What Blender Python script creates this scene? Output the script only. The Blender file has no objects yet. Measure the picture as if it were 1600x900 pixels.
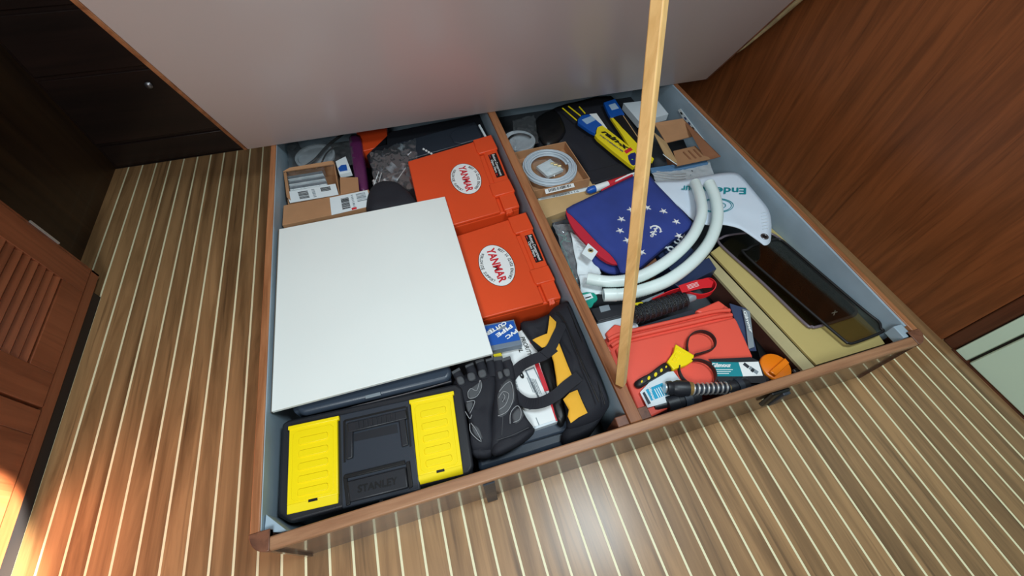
import bpy, math, random
from mathutils import Vector, Matrix, noise
random.seed(7)
S = bpy.context.scene
COL = S.collection
# ------------------------------------------------------------------ camera
RC = ((0.9579798, 0.2236432, -0.1796056), (-0.2862579, 0.7851332, -0.5492015), (0.0181891, 0.5775375, 0.8161615))
CAM = Vector((0.42342, -0.16573, 1.09553)); F = 649.19
cd = bpy.data.cameras.new('camera'); cam = bpy.data.objects.new('camera', cd); COL.objects.link(cam)
cd.sensor_width = 36; cd.lens = 36*F/1600; cd.clip_start = .01
cam.matrix_world = Matrix.Translation(CAM) @ Matrix(RC).to_4x4()
S.camera = cam
# ------------------------------------------------------------------ world, lights, exposure
S.view_settings.view_transform = 'Standard'; S.view_settings.look = 'None'
S.view_settings.gamma = 1; S.view_settings.use_curve_mapping = False
S.view_settings.exposure = 0.13
w = bpy.data.worlds.new('cabin_ambient'); S.world = w; w.use_nodes = True
bg = w.node_tree.nodes['Background']; bg.inputs[0].default_value = (.60, .56, .52, 1); bg.inputs[1].default_value = .11

def area(name, loc, target, size, power, col, sy=None, spread=None):
    l = bpy.data.lights.new(name, 'AREA'); l.energy = power; l.color = col
    l.shape = 'RECTANGLE'; l.size = size; l.size_y = sy or size
    if spread: l.spread = math.radians(spread)
    o = bpy.data.objects.new(name, l); COL.objects.link(o); o.location = loc
    o.rotation_euler = (Vector(target)-Vector(loc)).to_track_quat('-Z', 'Y').to_euler()
    return o
area('hatch_daylight', (1.05, -.05, 2.0), (.7, .1, 0), (.40), 17, (.80, .94, 1.0))
area('companionway_daylight', (-.05, -.75, 1.62), (.30, .42, 0), .5, 17, (.90, .98, 1.0))
sp = bpy.data.lights.new('porthole_sunbeam', 'SPOT'); sp.energy = 4200; sp.color = (1, .88, .66)
sp.spot_size = math.radians(9.5); sp.spot_blend = .25; sp.shadow_soft_size = .01
so = bpy.data.objects.new('porthole_sunbeam', sp); COL.objects.link(so); so.location = (1.3, -1.0, .62)
so.rotation_euler = (Vector((-.573, .12, .17))-so.location).to_track_quat('-Z', 'Y').to_euler()

# ------------------------------------------------------------------ placing helpers
def ray(u, v):
    d = Vector(((u-800)/F, (450-v)/F, -1)); return Matrix(RC) @ d
def G(u, v, z=0.0, dz=0.0):
    """point of the place seen at photograph position (u, v), on the level z (or on the slope z = a + b*y)"""
    a, b = z if isinstance(z, tuple) else (z, 0.0)
    d = ray(u, v); t = (a+b*CAM.y-CAM.z)/(d.z-b*d.y)
    p = CAM+d*t; p.z += dz; return p
def GX(u, v, x): d = ray(u, v); return CAM+d*((x-CAM.x)/d.x)
def GY(u, v, y): d = ray(u, v); return CAM+d*((y-CAM.y)/d.y)
# ------------------------------------------------------------------ materials
def lin(c):
    c = c/255; return c/12.92 if c <= .04045 else ((c+.055)/1.055)**2.4
def rgb(r, g, b): return (lin(r), lin(g), lin(b), 1)
MATS = {}
def base_mat(name):
    m = bpy.data.materials.new(name); m.use_nodes = True; MATS[name] = m
    return m, m.node_tree, m.node_tree.nodes['Principled BSDF']
def plain(name, col, rough=.5, metal=0, bump=0, bscale=300, vary=.08, vscale=6, coat=0, spec=.5):
    m, t, p = base_mat(name)
    tc = t.nodes.new('ShaderNodeTexCoord'); n = t.nodes.new('ShaderNodeTexNoise'); n.inputs['Scale'].default_value = vscale
    n.inputs['Detail'].default_value = 5
    t.links.new(tc.outputs['Object'], n.inputs['Vector'])
    r = t.nodes.new('ShaderNodeValToRGB'); r.color_ramp.elements[0].position = .3; r.color_ramp.elements[1].position = .7
    c = col; r.color_ramp.elements[0].color = (c[0]*(1-vary), c[1]*(1-vary), c[2]*(1-vary), 1)
    r.color_ramp.elements[1].color = (min(1, c[0]*(1+vary)), min(1, c[1]*(1+vary)), min(1, c[2]*(1+vary)), 1)
    t.links.new(n.outputs['Fac'], r.inputs[0]); t.links.new(r.outputs[0], p.inputs['Base Color'])
    p.inputs['Roughness'].default_value = rough; p.inputs['Metallic'].default_value = metal
    p.inputs['Coat Weight'].default_value = coat; p.inputs['Coat Roughness'].default_value = .08
    p.inputs['Specular IOR Level'].default_value = spec
    if bump:
        n2 = t.nodes.new('ShaderNodeTexNoise'); n2.inputs['Scale'].default_value = bscale; n2.inputs['Detail'].default_value = 3
        t.links.new(tc.outputs['Object'], n2.inputs['Vector'])
        b = t.nodes.new('ShaderNodeBump'); b.inputs['Strength'].default_value = bump; b.inputs['Distance'].default_value = .001
        t.links.new(n2.outputs['Fac'], b.inputs['Height']); t.links.new(b.outputs[0], p.inputs['Normal'])
    return m
def wood(name, c_light, c_dark, axis='y', scale=1.0, rough=.35, coat=0, streak=.5, coatr=.06, spec=.5, rnd=.12):
    m, t, p = base_mat(name); N = t.nodes.new; L = t.links.new
    tc = N('ShaderNodeTexCoord'); oi = N('ShaderNodeObjectInfo')
    off = N('ShaderNodeVectorMath'); off.operation = 'SCALE'; off.inputs[0].default_value = (13.1, 7.7, 3.3)
    L(oi.outputs['Random'], off.inputs['Scale'])
    add = N('ShaderNodeVectorMath'); add.operation = 'ADD'; L(tc.outputs['Object'], add.inputs[0]); L(off.outputs[0], add.inputs[1])
    mp = N('ShaderNodeMapping'); s = [34*scale]*3; s['xyz'.index(axis)] = 2.4*scale; mp.inputs['Scale'].default_value = s
    L(add.outputs[0], mp.inputs['Vector'])
    n = N('ShaderNodeTexNoise'); n.inputs['Scale'].default_value = 1; n.inputs['Detail'].default_value = 6; n.inputs['Roughness'].default_value = .62
    n.inputs['Distortion'].default_value = .7
    L(mp.outputs[0], n.inputs['Vector'])
    r = N('ShaderNodeValToRGB'); e = r.color_ramp.elements; e[0].position = .34; e[0].color = c_dark; e[1].position = .62; e[1].color = c_light
    L(n.outputs['Fac'], r.inputs[0])
    mp2 = N('ShaderNodeMapping'); s = [150*scale]*3; s['xyz'.index(axis)] = 5*scale; mp2.inputs['Scale'].default_value = s
    L(add.outputs[0], mp2.inputs['Vector'])
    n2 = N('ShaderNodeTexNoise'); n2.inputs['Scale'].default_value = 1; n2.inputs['Detail'].default_value = 4; L(mp2.outputs[0], n2.inputs['Vector'])
    r2 = N('ShaderNodeValToRGB'); e = r2.color_ramp.elements; e[0].position = .28; e[0].color = (.35, .32, .3, 1); e[1].position = .42; e[1].color = (1, 1, 1, 1)
    L(n2.outputs['Fac'], r2.inputs[0])
    mx = N('ShaderNodeMixRGB'); mx.blend_type = 'MULTIPLY'; mx.inputs[0].default_value = streak; L(r.outputs[0], mx.inputs[1]); L(r2.outputs[0], mx.inputs[2])
    hs = N('ShaderNodeHueSaturation'); L(mx.outputs[0], hs.inputs['Color'])
    mr = N('ShaderNodeMapRange'); mr.inputs['To Min'].default_value = 1-rnd; mr.inputs['To Max'].default_value = 1+rnd
    L(oi.outputs['Random'], mr.inputs['Value']); L(mr.outputs[0], hs.inputs['Value'])
    L(hs.outputs[0], p.inputs['Base Color'])
    b = N('ShaderNodeBump'); b.inputs['Strength'].default_value = .12; b.inputs['Distance'].default_value = .0006
    L(n2.outputs['Fac'], b.inputs['Height']); L(b.outputs[0], p.inputs['Normal'])
    p.inputs['Roughness'].default_value = rough; p.inputs['Coat Weight'].default_value = coat; p.inputs['Coat Roughness'].default_value = coatr
    p.inputs['Specular IOR Level'].default_value = spec
    return m
def film(name, tint=(.93, .96, .98), gloss=.10, rough=.12, bump=.6, bscale=45, haze=.06, fr=.45):
    """thin clear plastic: mostly see-through, with glossy wrinkles"""
    m = bpy.data.materials.new(name); m.use_nodes = True; MATS[name] = m; t = m.node_tree; t.nodes.clear(); N = t.nodes.new; L = t.links.new
    out = N('ShaderNodeOutputMaterial'); tr = N('ShaderNodeBsdfTransparent'); tr.inputs[0].default_value = (*tint, 1)
    gl = N('ShaderNodeBsdfGlossy'); gl.inputs['Roughness'].default_value = rough
    df = N('ShaderNodeBsdfDiffuse'); df.inputs[0].default_value = (.75, .8, .84, 1)
    tc = N('ShaderNodeTexCoord'); n = N('ShaderNodeTexNoise'); n.inputs['Scale'].default_value = bscale; n.inputs['Detail'].default_value = 4; n.inputs['Distortion'].default_value = 1
    L(tc.outputs['Object'], n.inputs['Vector'])
    b = N('ShaderNodeBump'); b.inputs['Strength'].default_value = bump; b.inputs['Distance'].default_value = .0025
    L(n.outputs['Fac'], b.inputs['Height']); L(b.outputs[0], gl.inputs['Normal'])
    lw = N('ShaderNodeLayerWeight'); lw.inputs[0].default_value = .35; L(b.outputs[0], lw.inputs['Normal'])
    mu = N('ShaderNodeMath'); mu.operation = 'MULTIPLY_ADD'; mu.inputs[1].default_value = fr; mu.inputs[2].default_value = gloss; L(lw.outputs['Fresnel'], mu.inputs[0])
    m1 = N('ShaderNodeMixShader'); L(mu.outputs[0], m1.inputs[0]); L(tr.outputs[0], m1.inputs[1]); L(gl.outputs[0], m1.inputs[2])
    m2 = N('ShaderNodeMixShader'); m2.inputs[0].default_value = haze; L(m1.outputs[0], m2.inputs[1]); L(df.outputs[0], m2.inputs[2])
    L(m2.outputs[0], out.inputs[0]); return m

teak_floor = wood('teak_sole', rgb(170, 130, 88), rgb(120, 88, 56), 'y', .62, .42, .35, .62, .22, rnd=.10)
holly = plain('holly_strip', rgb(246, 238, 198), .4, vary=.04)
rim_x = wood('teak_rim_x', rgb(180, 134, 100), rgb(136, 92, 64), 'x', .8, .4, 0, .4)
rim_y = wood('teak_rim_y', rgb(178, 120, 80), rgb(132, 80, 48), 'y', .8, .4, 0, .4)
rim_dark = wood('teak_corner', rgb(130, 84, 62), rgb(92, 58, 44), 'z', .8, .4, 0, .4)
varnish = wood('varnished_front', rgb(90, 58, 40), rgb(66, 44, 30), 'x', .8, .3, .62, .3, .015)
varnish.node_tree.nodes['Principled BSDF'].inputs['Coat IOR'].default_value = 1.6
panelwood = wood('mahogany_panel', rgb(134, 76, 40), rgb(104, 58, 29), 'z', 1.0, .42, .05, .5, .2)
panelwood2 = wood('mahogany_trim', rgb(96, 52, 32), rgb(72, 38, 24), 'z', .6, .38, .1, .5)
cabwood = wood('cherry_cabinet', rgb(146, 84, 54), rgb(116, 62, 38), 'y', .6, .35, .2, .35, .15)
cabwood_z = wood('cherry_stile', rgb(148, 84, 54), rgb(118, 62, 38), 'z', .6, .35, .2, .35, .15)
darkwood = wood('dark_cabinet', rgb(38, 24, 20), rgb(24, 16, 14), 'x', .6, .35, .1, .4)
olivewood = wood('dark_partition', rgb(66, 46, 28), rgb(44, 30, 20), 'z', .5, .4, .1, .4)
blackkick = plain('black_kick', rgb(28, 28, 32), .35)
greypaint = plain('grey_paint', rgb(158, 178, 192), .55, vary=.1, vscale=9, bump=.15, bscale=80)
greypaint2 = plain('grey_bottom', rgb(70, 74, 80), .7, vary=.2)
laminate = plain('white_laminate', rgb(188, 178, 178), .27, vary=.015, vscale=2, bump=.05, bscale=30)
tilew = plain('white_board', rgb(238, 243, 240), .35, vary=.015, vscale=4, bump=.04, bscale=60)
tileedge = plain('metal_edging', rgb(150, 140, 128), .35, metal=.6)
pine = wood('pine_stick', rgb(232, 190, 128), rgb(206, 160, 98), 'z', .8, .45, 0, .15)
green = plain('pale_green_panel', rgb(214, 240, 218), .4, vary=.02)
black = plain('black_plastic', rgb(34, 36, 42), .42, bump=.2, bscale=700)
black2 = plain('charcoal_plastic', rgb(48, 54, 64), .4, bump=.2, bscale=700)
slate = plain('slate_plastic', rgb(56, 66, 80), .35, bump=.1, bscale=500)
jet = plain('jet_black', rgb(14, 14, 16), .45)
cloth_black = plain('black_cloth', rgb(27, 28, 37), .75, bump=.6, bscale=900)
rubber = plain('black_rubber', rgb(24, 23, 24), .5)
yellow = plain('yellow_plastic', rgb(255, 226, 8), .38, vary=.02)
amber = plain('amber_cloth', rgb(240, 178, 48), .75, vary=.05, bump=.4, bscale=900)
yell2 = plain('yellow_print', rgb(244, 220, 30), .35)
orange = plain('orange_plastic', rgb(228, 78, 34), .38, vary=.03, bump=.25, bscale=500)
salmon = plain('salmon_plastic', rgb(240, 92, 74), .4, vary=.03, bump=.25, bscale=500)
knobor = plain('orange_cap_plastic', rgb(246, 130, 18), .3)
white = plain('white_print', rgb(240, 243, 243), .45, vary=.02)
whitebox = plain('white_card', rgb(216, 226, 232), .5, vary=.03)
paper = plain('paper', rgb(226, 236, 240), .6, vary=.03)
hosew = plain('white_hose', rgb(226, 240, 238), .35, vary=.02)
capw = plain('white_canvas', rgb(214, 226, 240), .8, vary=.03, bump=.35, bscale=800)
red = plain('red_print', rgb(212, 38, 52), .5)
redstrap = plain('red_webbing', rgb(218, 24, 36), .55, bump=.3, bscale=800)
redcloth = plain('red_cloth', rgb(190, 28, 52), .8)
navy = plain('navy_cloth', rgb(42, 60, 136), .8, vary=.12, vscale=12, bump=.4, bscale=900)
star_m = plain('embroidery', rgb(236, 236, 236), .6, bump=.4, bscale=900)
teal = plain('teal_print', rgb(14, 138, 150), .45)
teald = plain('teal_plastic', rgb(12, 150, 130), .4)
cyan = plain('cyan_print', rgb(30, 160, 200), .4)
blue = plain('blue_print', rgb(22, 86, 176), .35)
blued = plain('deep_blue_print', rgb(24, 40, 110), .4)
navybox = plain('navy_box', rgb(44, 58, 92), .4)
purple = plain('purple_film', rgb(96, 40, 84), .25)
card = plain('cardboard', rgb(176, 130, 92), .8, vary=.06, vscale=14, bump=.2, bscale=200)
cardl = plain('light_cardboard', rgb(198, 164, 116), .8, vary=.06, vscale=14)
cardd = plain('brown_cardboard', rgb(140, 92, 62), .8, vary=.1, vscale=14)
tan = plain('tan_board', rgb(196, 176, 112), .6, vary=.04, vscale=8, bump=.1, bscale=100)
tan2 = plain('pale_tan_board', rgb(182, 170, 128), .7, vary=.07, vscale=14, bump=.2, bscale=100)
brownblock = plain('brown_block', rgb(84, 50, 40), .6, vary=.2, vscale=18)
chrome = plain('chrome', rgb(228, 228, 228), .36, metal=.75)
brass = plain('brass', rgb(226, 204, 150), .36, metal=.75)
steel = plain('dull_steel', rgb(140, 140, 145), .35, metal=.9)
greyp = plain('grey_plastic', rgb(132, 142, 150), .4)
tube_g = plain('grey_tube', rgb(184, 196, 206), .3)
glove_g = plain('glove_pad', rgb(78, 80, 84), .7, bump=.3, bscale=600)
glove_l = plain('glove_stitch', rgb(150, 152, 156), .6)
creamcloth = plain('cream_cloth', rgb(176, 160, 120), .9, vary=.25, vscale=30)
clear = film('clear_bag', (.95, .97, .98), .07, .10, .35, 22, .05, .32)
clear2 = film('cloudy_bag', (.85, .9, .93), .10, .12, .4, 30, .20)
cleard = film('clear_lid', (.82, .88, .92), .12, .08, .3, 20, .55)
purplef = film('purple_bag', (.75, .25, .6), .14, .1, .5, 40, .1)
smoke = film('smoked_acrylic', (.66, .64, .56), .04, .08, 0, 10, 0, .22)
smoke2 = film('dark_smoked_acrylic', (.36, .36, .34), .04, .12, 0, 10, 0, .22)

# ------------------------------------------------------------------ object helpers
ORG = {}
def setprops(o, label=None, cat=None, group=None, kind=None):
    if label: o['label'] = label
    if cat: o['category'] = cat
    if group: o['group'] = group
    if kind: o['kind'] = kind
def thing(name, label, cat, loc, group=None, kind=None):
    o = bpy.data.objects.new(name, None); COL.objects.link(o); o.location = Vector(loc); o.empty_display_size = .02
    ORG[o.name] = Vector(loc); setprops(o, label, cat, group, kind); return o
def obj(name, geo, mat, parent=None, bev=0, seg=2, smooth=False, label=None, cat=None, group=None, kind=None, ang=35, solid=0, sub=0):
    V, Fc = geo; V = [Vector(v) for v in V]
    if parent: org = ORG[parent.name]
    else:
        xs = [v.x for v in V]; ys = [v.y for v in V]; zs = [v.z for v in V]
        org = Vector(((min(xs)+max(xs))/2, (min(ys)+max(ys))/2, min(zs)))
    me = bpy.data.meshes.new(name); me.from_pydata([tuple(v-org) for v in V], [], Fc); me.update()
    me.materials.append(mat)
    o = bpy.data.objects.new(name, me); COL.objects.link(o)
    if parent: o.parent = parent
    else: o.location = org
    ORG[o.name] = org
    import bmesh
    bm = bmesh.new(); bm.from_mesh(me); bmesh.ops.recalc_face_normals(bm, faces=bm.faces); bm.to_mesh(me); bm.free()
    if solid:
        s = o.modifiers.new('solid', 'SOLIDIFY'); s.thickness = solid; s.offset = -1
    if bev:
        b = o.modifiers.new('bevel', 'BEVEL'); b.width = bev; b.segments = seg; b.limit_method = 'ANGLE'; b.angle_limit = math.radians(ang)
        smooth = True
    if sub:
        s = o.modifiers.new('sub', 'SUBSURF'); s.levels = s.render_levels = sub
    if smooth:
        for p in me.polygons: p.use_smooth = True
        if bev or smooth == 'auto':
            me.set_sharp_from_angle(angle=math.radians(50))
    setprops(o, label, cat, group, kind); return o
def join(*gs):
    V, Fc = [], []
    for g in gs:
        n = len(V); V += list(g[0]); Fc += [tuple(i+n for i in f) for f in g[1]]
    return V, Fc
def boxg(x0, x1, y0, y1, z0, z1):
    V = [Vector((x, y, z)) for z in (z0, z1) for y in (y0, y1) for x in (x0, x1)]
    return V, [(0, 2, 3, 1), (4, 5, 7, 6), (0, 1, 5, 4), (2, 6, 7, 3), (0, 4, 6, 2), (1, 3, 7, 5)]
def prism(top, th):
    """solid from a top outline downwards; th a drop or a list of bottom points"""
    n = len(top); bot = [p-Vector((0, 0, th)) for p in top] if not isinstance(th, list) else th
    return list(top)+list(bot), [tuple(range(n)), tuple(range(2*n-1, n-1, -1))]+[(i, i+n, (i+1) % n+n, (i+1) % n) for i in range(n)]
def pts(px, z, dz=0):
    if isinstance(z, list): return [G(u, v, zz, dz) for (u, v), zz in zip(px, z)]
    return [G(u, v, z, dz) for u, v in px]
def slab(name, px, z, th, mat, parent=None, bev=0, dz=0, **k):
    return obj(name, prism(pts(px, z, dz), th), mat, parent, bev, **k)
def cen(P): return sum(P, Vector())/len(P)
def smoothpoly(P, n=4, closed=True):
    out = []; N = len(P)
    rng = range(N if closed else N-1)
    for i in rng:
        if closed: p0, p1, p2, p3 = P[i-1], P[i], P[(i+1) % N], P[(i+2) % N]
        else: p0, p1, p2, p3 = P[max(0, i-1)], P[i], P[i+1], P[min(N-1, i+2)]
        for k in range(n):
            t = k/n; t2 = t*t; t3 = t2*t
            out.append(.5*((2*p1)+(-p0+p2)*t+(2*p0-5*p1+4*p2-p3)*t2+(-p0+3*p1-3*p2+p3)*t3))
    if not closed: out.append(P[-1].copy())
    return out
def pillow(P, h, th, rings=6, amp=0, nscale=30, seed=0, flat=.5, smooth=3, lean=None):
    """soft closed shape over outline P: domed top h above the outline, flat bottom th below"""
    P = smoothpoly(P, smooth) if smooth > 1 else P
    n = len(P); c = cen(P); V = []; Fc = []
    for r in range(rings):
        s = 1-(r/rings)
        k = min(1, (1-s)/(1-flat)) if flat < 1 else 1
        hh = h*math.sqrt(max(0, 1-(1-k)**2))
        for p in P:
            q = c+(p-c)*s; q = q+Vector((0, 0, hh))
            if amp:
                nv = Vector((q.x, q.y, seed*1.7))*nscale
                q.z += amp*noise.noise(nv)*(min(1, r/1.5)); q.x += amp*.3*noise.noise(nv+Vector((9, 3, 1)))
            V.append(q)
    V.append(c+Vector((0, 0, h+amp*noise.noise(Vector((c.x, c.y, seed))*nscale))))
    for r in range(rings-1):
        for i in range(n):
            j = (i+1) % n; Fc.append((r*n+i, r*n+j, (r+1)*n+j, (r+1)*n+i))
    ci = rings*n
    for i in range(n): Fc.append(((rings-1)*n+i, (rings-1)*n+(i+1) % n, ci))
    b0 = len(V)
    for p in P: V.append(p-Vector((0, 0, th)))
    for i in range(n): Fc.append((i, b0+i, b0+(i+1) % n, (i+1) % n))
    Fc.append(tuple(b0+i for i in range(n)))
    return V, Fc
def crumple(P4, nx=26, ny=20, amp=.006, nscale=40, seed=0, dome=.0, ridged=True):
    """wrinkled sheet between four corners (TL, TR, BR, BL)"""
    V = []; Fc = []
    for j in range(ny+1):
        for i in range(nx+1):
            a, b = i/nx, j/ny
            p = (P4[0]*(1-a)+P4[1]*a)*(1-b)+(P4[3]*(1-a)+P4[2]*a)*b
            q = Vector((p.x, p.y, seed*3.1))*nscale
            d = noise.noise(q)+.5*noise.noise(q*2.1)
            if ridged: d = 1-2*abs(d)
            edge = min(a, b, 1-a, 1-b)
            p = p+Vector((noise.noise(q+Vector((5, 0, 0)))*amp*.8, noise.noise(q+Vector((0, 7, 0)))*amp*.8, amp*d+dome*min(1, edge*4)))
            V.append(p)
    for j in range(ny):
        for i in range(nx):
            k = j*(nx+1)+i; Fc.append((k, k+1, k+nx+2, k+nx+1))
    return V, Fc
def tube(P, r, n=10, sm=4, closed=False, rfun=None, flat=None, cap=True):
    """round tube through P; flat=(w,h) makes a flat band: w across (level), h along up"""
    Q = smoothpoly(P, sm, closed) if sm > 1 else P
    m = len(Q); V = []; Fc = []; up = Vector((0, 0, 1)); prev = None
    for k, q in enumerate(Q):
        a = Q[k-1] if (k > 0 or closed) else q; b = Q[(k+1) % m] if (k < m-1 or closed) else q
        t = (b-a); t = t.normalized() if t.length > 1e-9 else Vector((1, 0, 0))
        s = t.cross(up)
        if s.length < .15: s = prev if prev else Vector((1, 0, 0))
        s = s.normalized(); prev = s; u = s.cross(t).normalized()
        if flat:
            w2, h2 = flat[0]/2, flat[1]/2
            for (x, y) in ((-w2, -h2), (w2, -h2), (w2, h2), (-w2, h2)): V.append(q+s*x+u*y)
        else:
            rr = r*(rfun(k/(m-1)) if rfun else 1)
            for i in range(n):
                an = 2*math.pi*i/n; V.append(q+s*math.cos(an)*rr+u*math.sin(an)*rr)
    n = 4 if flat else n
    for k in range(m if closed else m-1):
        for i in range(n):
            a = k*n+i; b = k*n+(i+1) % n; c = ((k+1) % m)*n+(i+1) % n; d = ((k+1) % m)*n+i
            Fc.append((a, b, c, d))
    if cap and not closed:
        Fc.append(tuple(range(n))); Fc.append(tuple((m-1)*n+i for i in range(n)))
    return V, Fc
def lathe(A, B, prof, n=20):
    """solid of revolution on the axis A-B; prof = [(t along 0..1, radius)]"""
    ax = B-A; t = ax.normalized(); s = t.cross(Vector((0, 0, 1)))
    if s.length < .1: s = Vector((1, 0, 0))
    s = s.normalized(); u = s.cross(t); V = []; Fc = []
    for (k, r) in prof:
        for i in range(n):
            an = 2*math.pi*i/n; V.append(A+ax*k+s*math.cos(an)*r+u*math.sin(an)*r)
    for k in range(len(prof)-1):
        for i in range(n):
            Fc.append((k*n+i, k*n+(i+1) % n, (k+1)*n+(i+1) % n, (k+1)*n+i))
    Fc.append(tuple(range(n))); Fc.append(tuple((len(prof)-1)*n+i for i in range(n)))
    return V, Fc
def disc(c, r, th, n=40, ry=None, ang=0):
    ry = ry or r; ca, sa = math.cos(ang), math.sin(ang)
    P = []
    for i in range(n):
        x, y = r*math.cos(2*math.pi*i/n), ry*math.sin(2*math.pi*i/n)
        P.append(c+Vector((x*ca-y*sa, x*sa+y*ca, 0)))
    return prism(P, th)
def ring(c, r, w, h, n=40):
    V = []; Fc = []
    for i in range(n):
        a = 2*math.pi*i/n; d = Vector((math.cos(a), math.sin(a), 0))
        V += [c+d*(r-w/2), c+d*(r+w/2), c+d*(r+w/2)-Vector((0, 0, h)), c+d*(r-w/2)-Vector((0, 0, h))]
    for i in range(n):
        a = 4*i; b = 4*((i+1) % n)
        for k in range(4): Fc.append((a+k, a+(k+1) % 4, b+(k+1) % 4, b+k))
    return V, Fc
def textgeo(s, ext=.3, bold=.0, shear=0.0):
    """flat lettering of unit cap height: returns verts in x/y with z in 0..ext, width"""
    c = bpy.data.curves.new('lettering', 'FONT'); c.body = s; c.extrude = 0; c.offset = bold; c.shear = shear; c.resolution_u = 3
    o = bpy.data.objects.new('lettering', c); COL.objects.link(o)
    dg = bpy.context.evaluated_depsgraph_get(); me = bpy.data.meshes.new_from_object(o.evaluated_get(dg))
    V = [v.co.copy() for v in me.vertices]; Fc = [tuple(p.vertices) for p in me.polygons]
    bpy.data.objects.remove(o); bpy.data.curves.remove(c); bpy.data.meshes.remove(me)
    return V, Fc
def lettering(s, A, B, cap, mat, parent, bold=.0, shear=0.0, name='lettering', lift=.0006, up=None, label=None):
    """text whose baseline runs from A to B (world points), letters 'cap' metres high"""
    V, Fc = textgeo(s, bold=bold, shear=shear)
    x0 = min(v.x for v in V); x1 = max(v.x for v in V)
    X = B-A; L = X.length; Xn = X.normalized(); U = up or Vector((0, 0, 1)).cross(Xn).normalized()
    Z = Xn.cross(U).normalized()
    W = [A+Xn*((v.x-x0)/(x1-x0)*L)+U*(v.y/.70*cap)+Z*lift for v in V]
    return obj(name, (W, Fc), mat, parent, label=label)
def T(s, p0, p1, cap, z, mat, parent, dz=0, **k):
    return lettering(s, G(*p0, z, dz), G(*p1, z, dz), cap, mat, parent, **k)
def arctext(s, C0, R, a0, a1, cap, mat, parent, bold=.02, inward=False, name='lettering'):
    gs = []; n = len(s)
    for i, ch in enumerate(s):
        if ch == ' ': continue
        a = a0+(a1-a0)*(i+.5)/n
        d = Vector((math.cos(a), math.sin(a), 0)); U = -d if inward else d
        Xn = U.cross(Vector((0, 0, 1)))
        V, Fc = textgeo(ch, bold=bold); xs = [v.x for v in V]; m = (min(xs)+max(xs))/2; wd = abs(a1-a0)*R/n
        sc = min(cap/.7, wd*.9/max(.2, max(xs)-min(xs)))
        o = C0+d*R-U*cap*.5
        gs.append(([o+Xn*(v.x-m)*sc+U*v.y/.7*cap+Vector((0, 0, .0006)) for v in V], Fc))
    return obj(name, join(*gs), mat, parent)
RIM = .2084

# ================================================================== SETTING
fl = thing('floor', None, None, (0, 0, 0), kind='structure')
obj('floor_base', boxg(-.70, 2.6, -1.6, 1.9, -.03, -.004), plain('floor_underlay', rgb(40, 28, 20), .8), fl)
X0 = -10.583*.05
pm = None; hm = None
for k in range(-4, 62):
    x = X0+k*.05
    if x < -.68 or x > 2.55: continue
    if pm is None:
        o = obj('plank', boxg(x+.0028, x+.0472, -1.5, 1.55, -.004, 0), teak_floor, fl); pm = o.data; x_p = x
        h = obj('holly_strip', boxg(x-.0026, x+.0026, -1.5, 1.55, -.004, -.0002), holly, fl); hm = h.data
    else:
        o = bpy.data.objects.new('plank', pm); COL.objects.link(o); o.parent = fl; o.location = (x-x_p, 0, 0)
        h = bpy.data.objects.new('holly_strip', hm); COL.objects.link(h); h.parent = fl; h.location = (x-x_p, 0, 0)
# right wall: dark varnished panel, slightly out of square with the sole
def wr(y, z, off=0): return Vector((1.865-.049*(y+.007)/1.6+off, y, z))
def wallprism(y0, y1, z0, z1, off0, off1, name, mat, parent, **k):
    V = [wr(y, z, o) for o in (off0, off1) for z in (z0, z1) for y in (y0, y1)]
    return obj(name, (V, [(0, 1, 3, 2), (4, 6, 7, 5), (0, 4, 5, 1), (2, 3, 7, 6), (0, 2, 6, 4), (1, 5, 7, 3)]), mat, parent, **k)
wl = thing('wall_right', None, None, wr(.8, 0), kind='structure')
wallprism(.03, 1.6, 0, 1.9, 0, .03, 'wood_panel', panelwood, wl)
wallprism(-.007, .03, .0, 1.9, -.001, .03, 'edge_post', panelwood2, wl, bev=.006)
# pale green locker fronts nearer to the viewer
gr = thing('cabinet', 'pale green cabinet front with a dark seam beside the mahogany wall panel', 'cabinet', wr(-.5, 0))
wallprism(-.046, -.010, .005, 1.3, .0, .03, 'side_frame', green, gr, bev=.002)
wallprism(-1.3, -.053, .006, 1.3, -.002, .03, 'door', green, gr, bev=.004)
wallprism(-1.3, -.007, .008, .3, .012, .03, 'carcass', jet, gr)
wallprism(-1.35, -.004, 0, .004, -.003, .010, 'trim_1', panelwood2, None, kind='structure')
# back wall (dark drawers) and left recess
bw = thing('wall_back', None, None, (.6, 1.57, 0), kind='structure')
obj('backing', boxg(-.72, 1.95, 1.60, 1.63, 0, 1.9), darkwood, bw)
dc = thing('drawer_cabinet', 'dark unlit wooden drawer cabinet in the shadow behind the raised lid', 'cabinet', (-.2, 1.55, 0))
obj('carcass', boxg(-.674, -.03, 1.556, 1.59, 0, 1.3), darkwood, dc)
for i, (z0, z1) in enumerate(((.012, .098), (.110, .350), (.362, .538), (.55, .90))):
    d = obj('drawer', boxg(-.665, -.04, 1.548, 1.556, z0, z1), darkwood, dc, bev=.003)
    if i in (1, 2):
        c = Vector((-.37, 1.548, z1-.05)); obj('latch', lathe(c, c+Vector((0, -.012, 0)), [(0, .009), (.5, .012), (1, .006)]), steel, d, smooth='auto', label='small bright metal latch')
obj('wall_left', boxg(-.70, -.676, .956, 1.59, 0, 1.6), olivewood, None, kind='structure')
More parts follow.
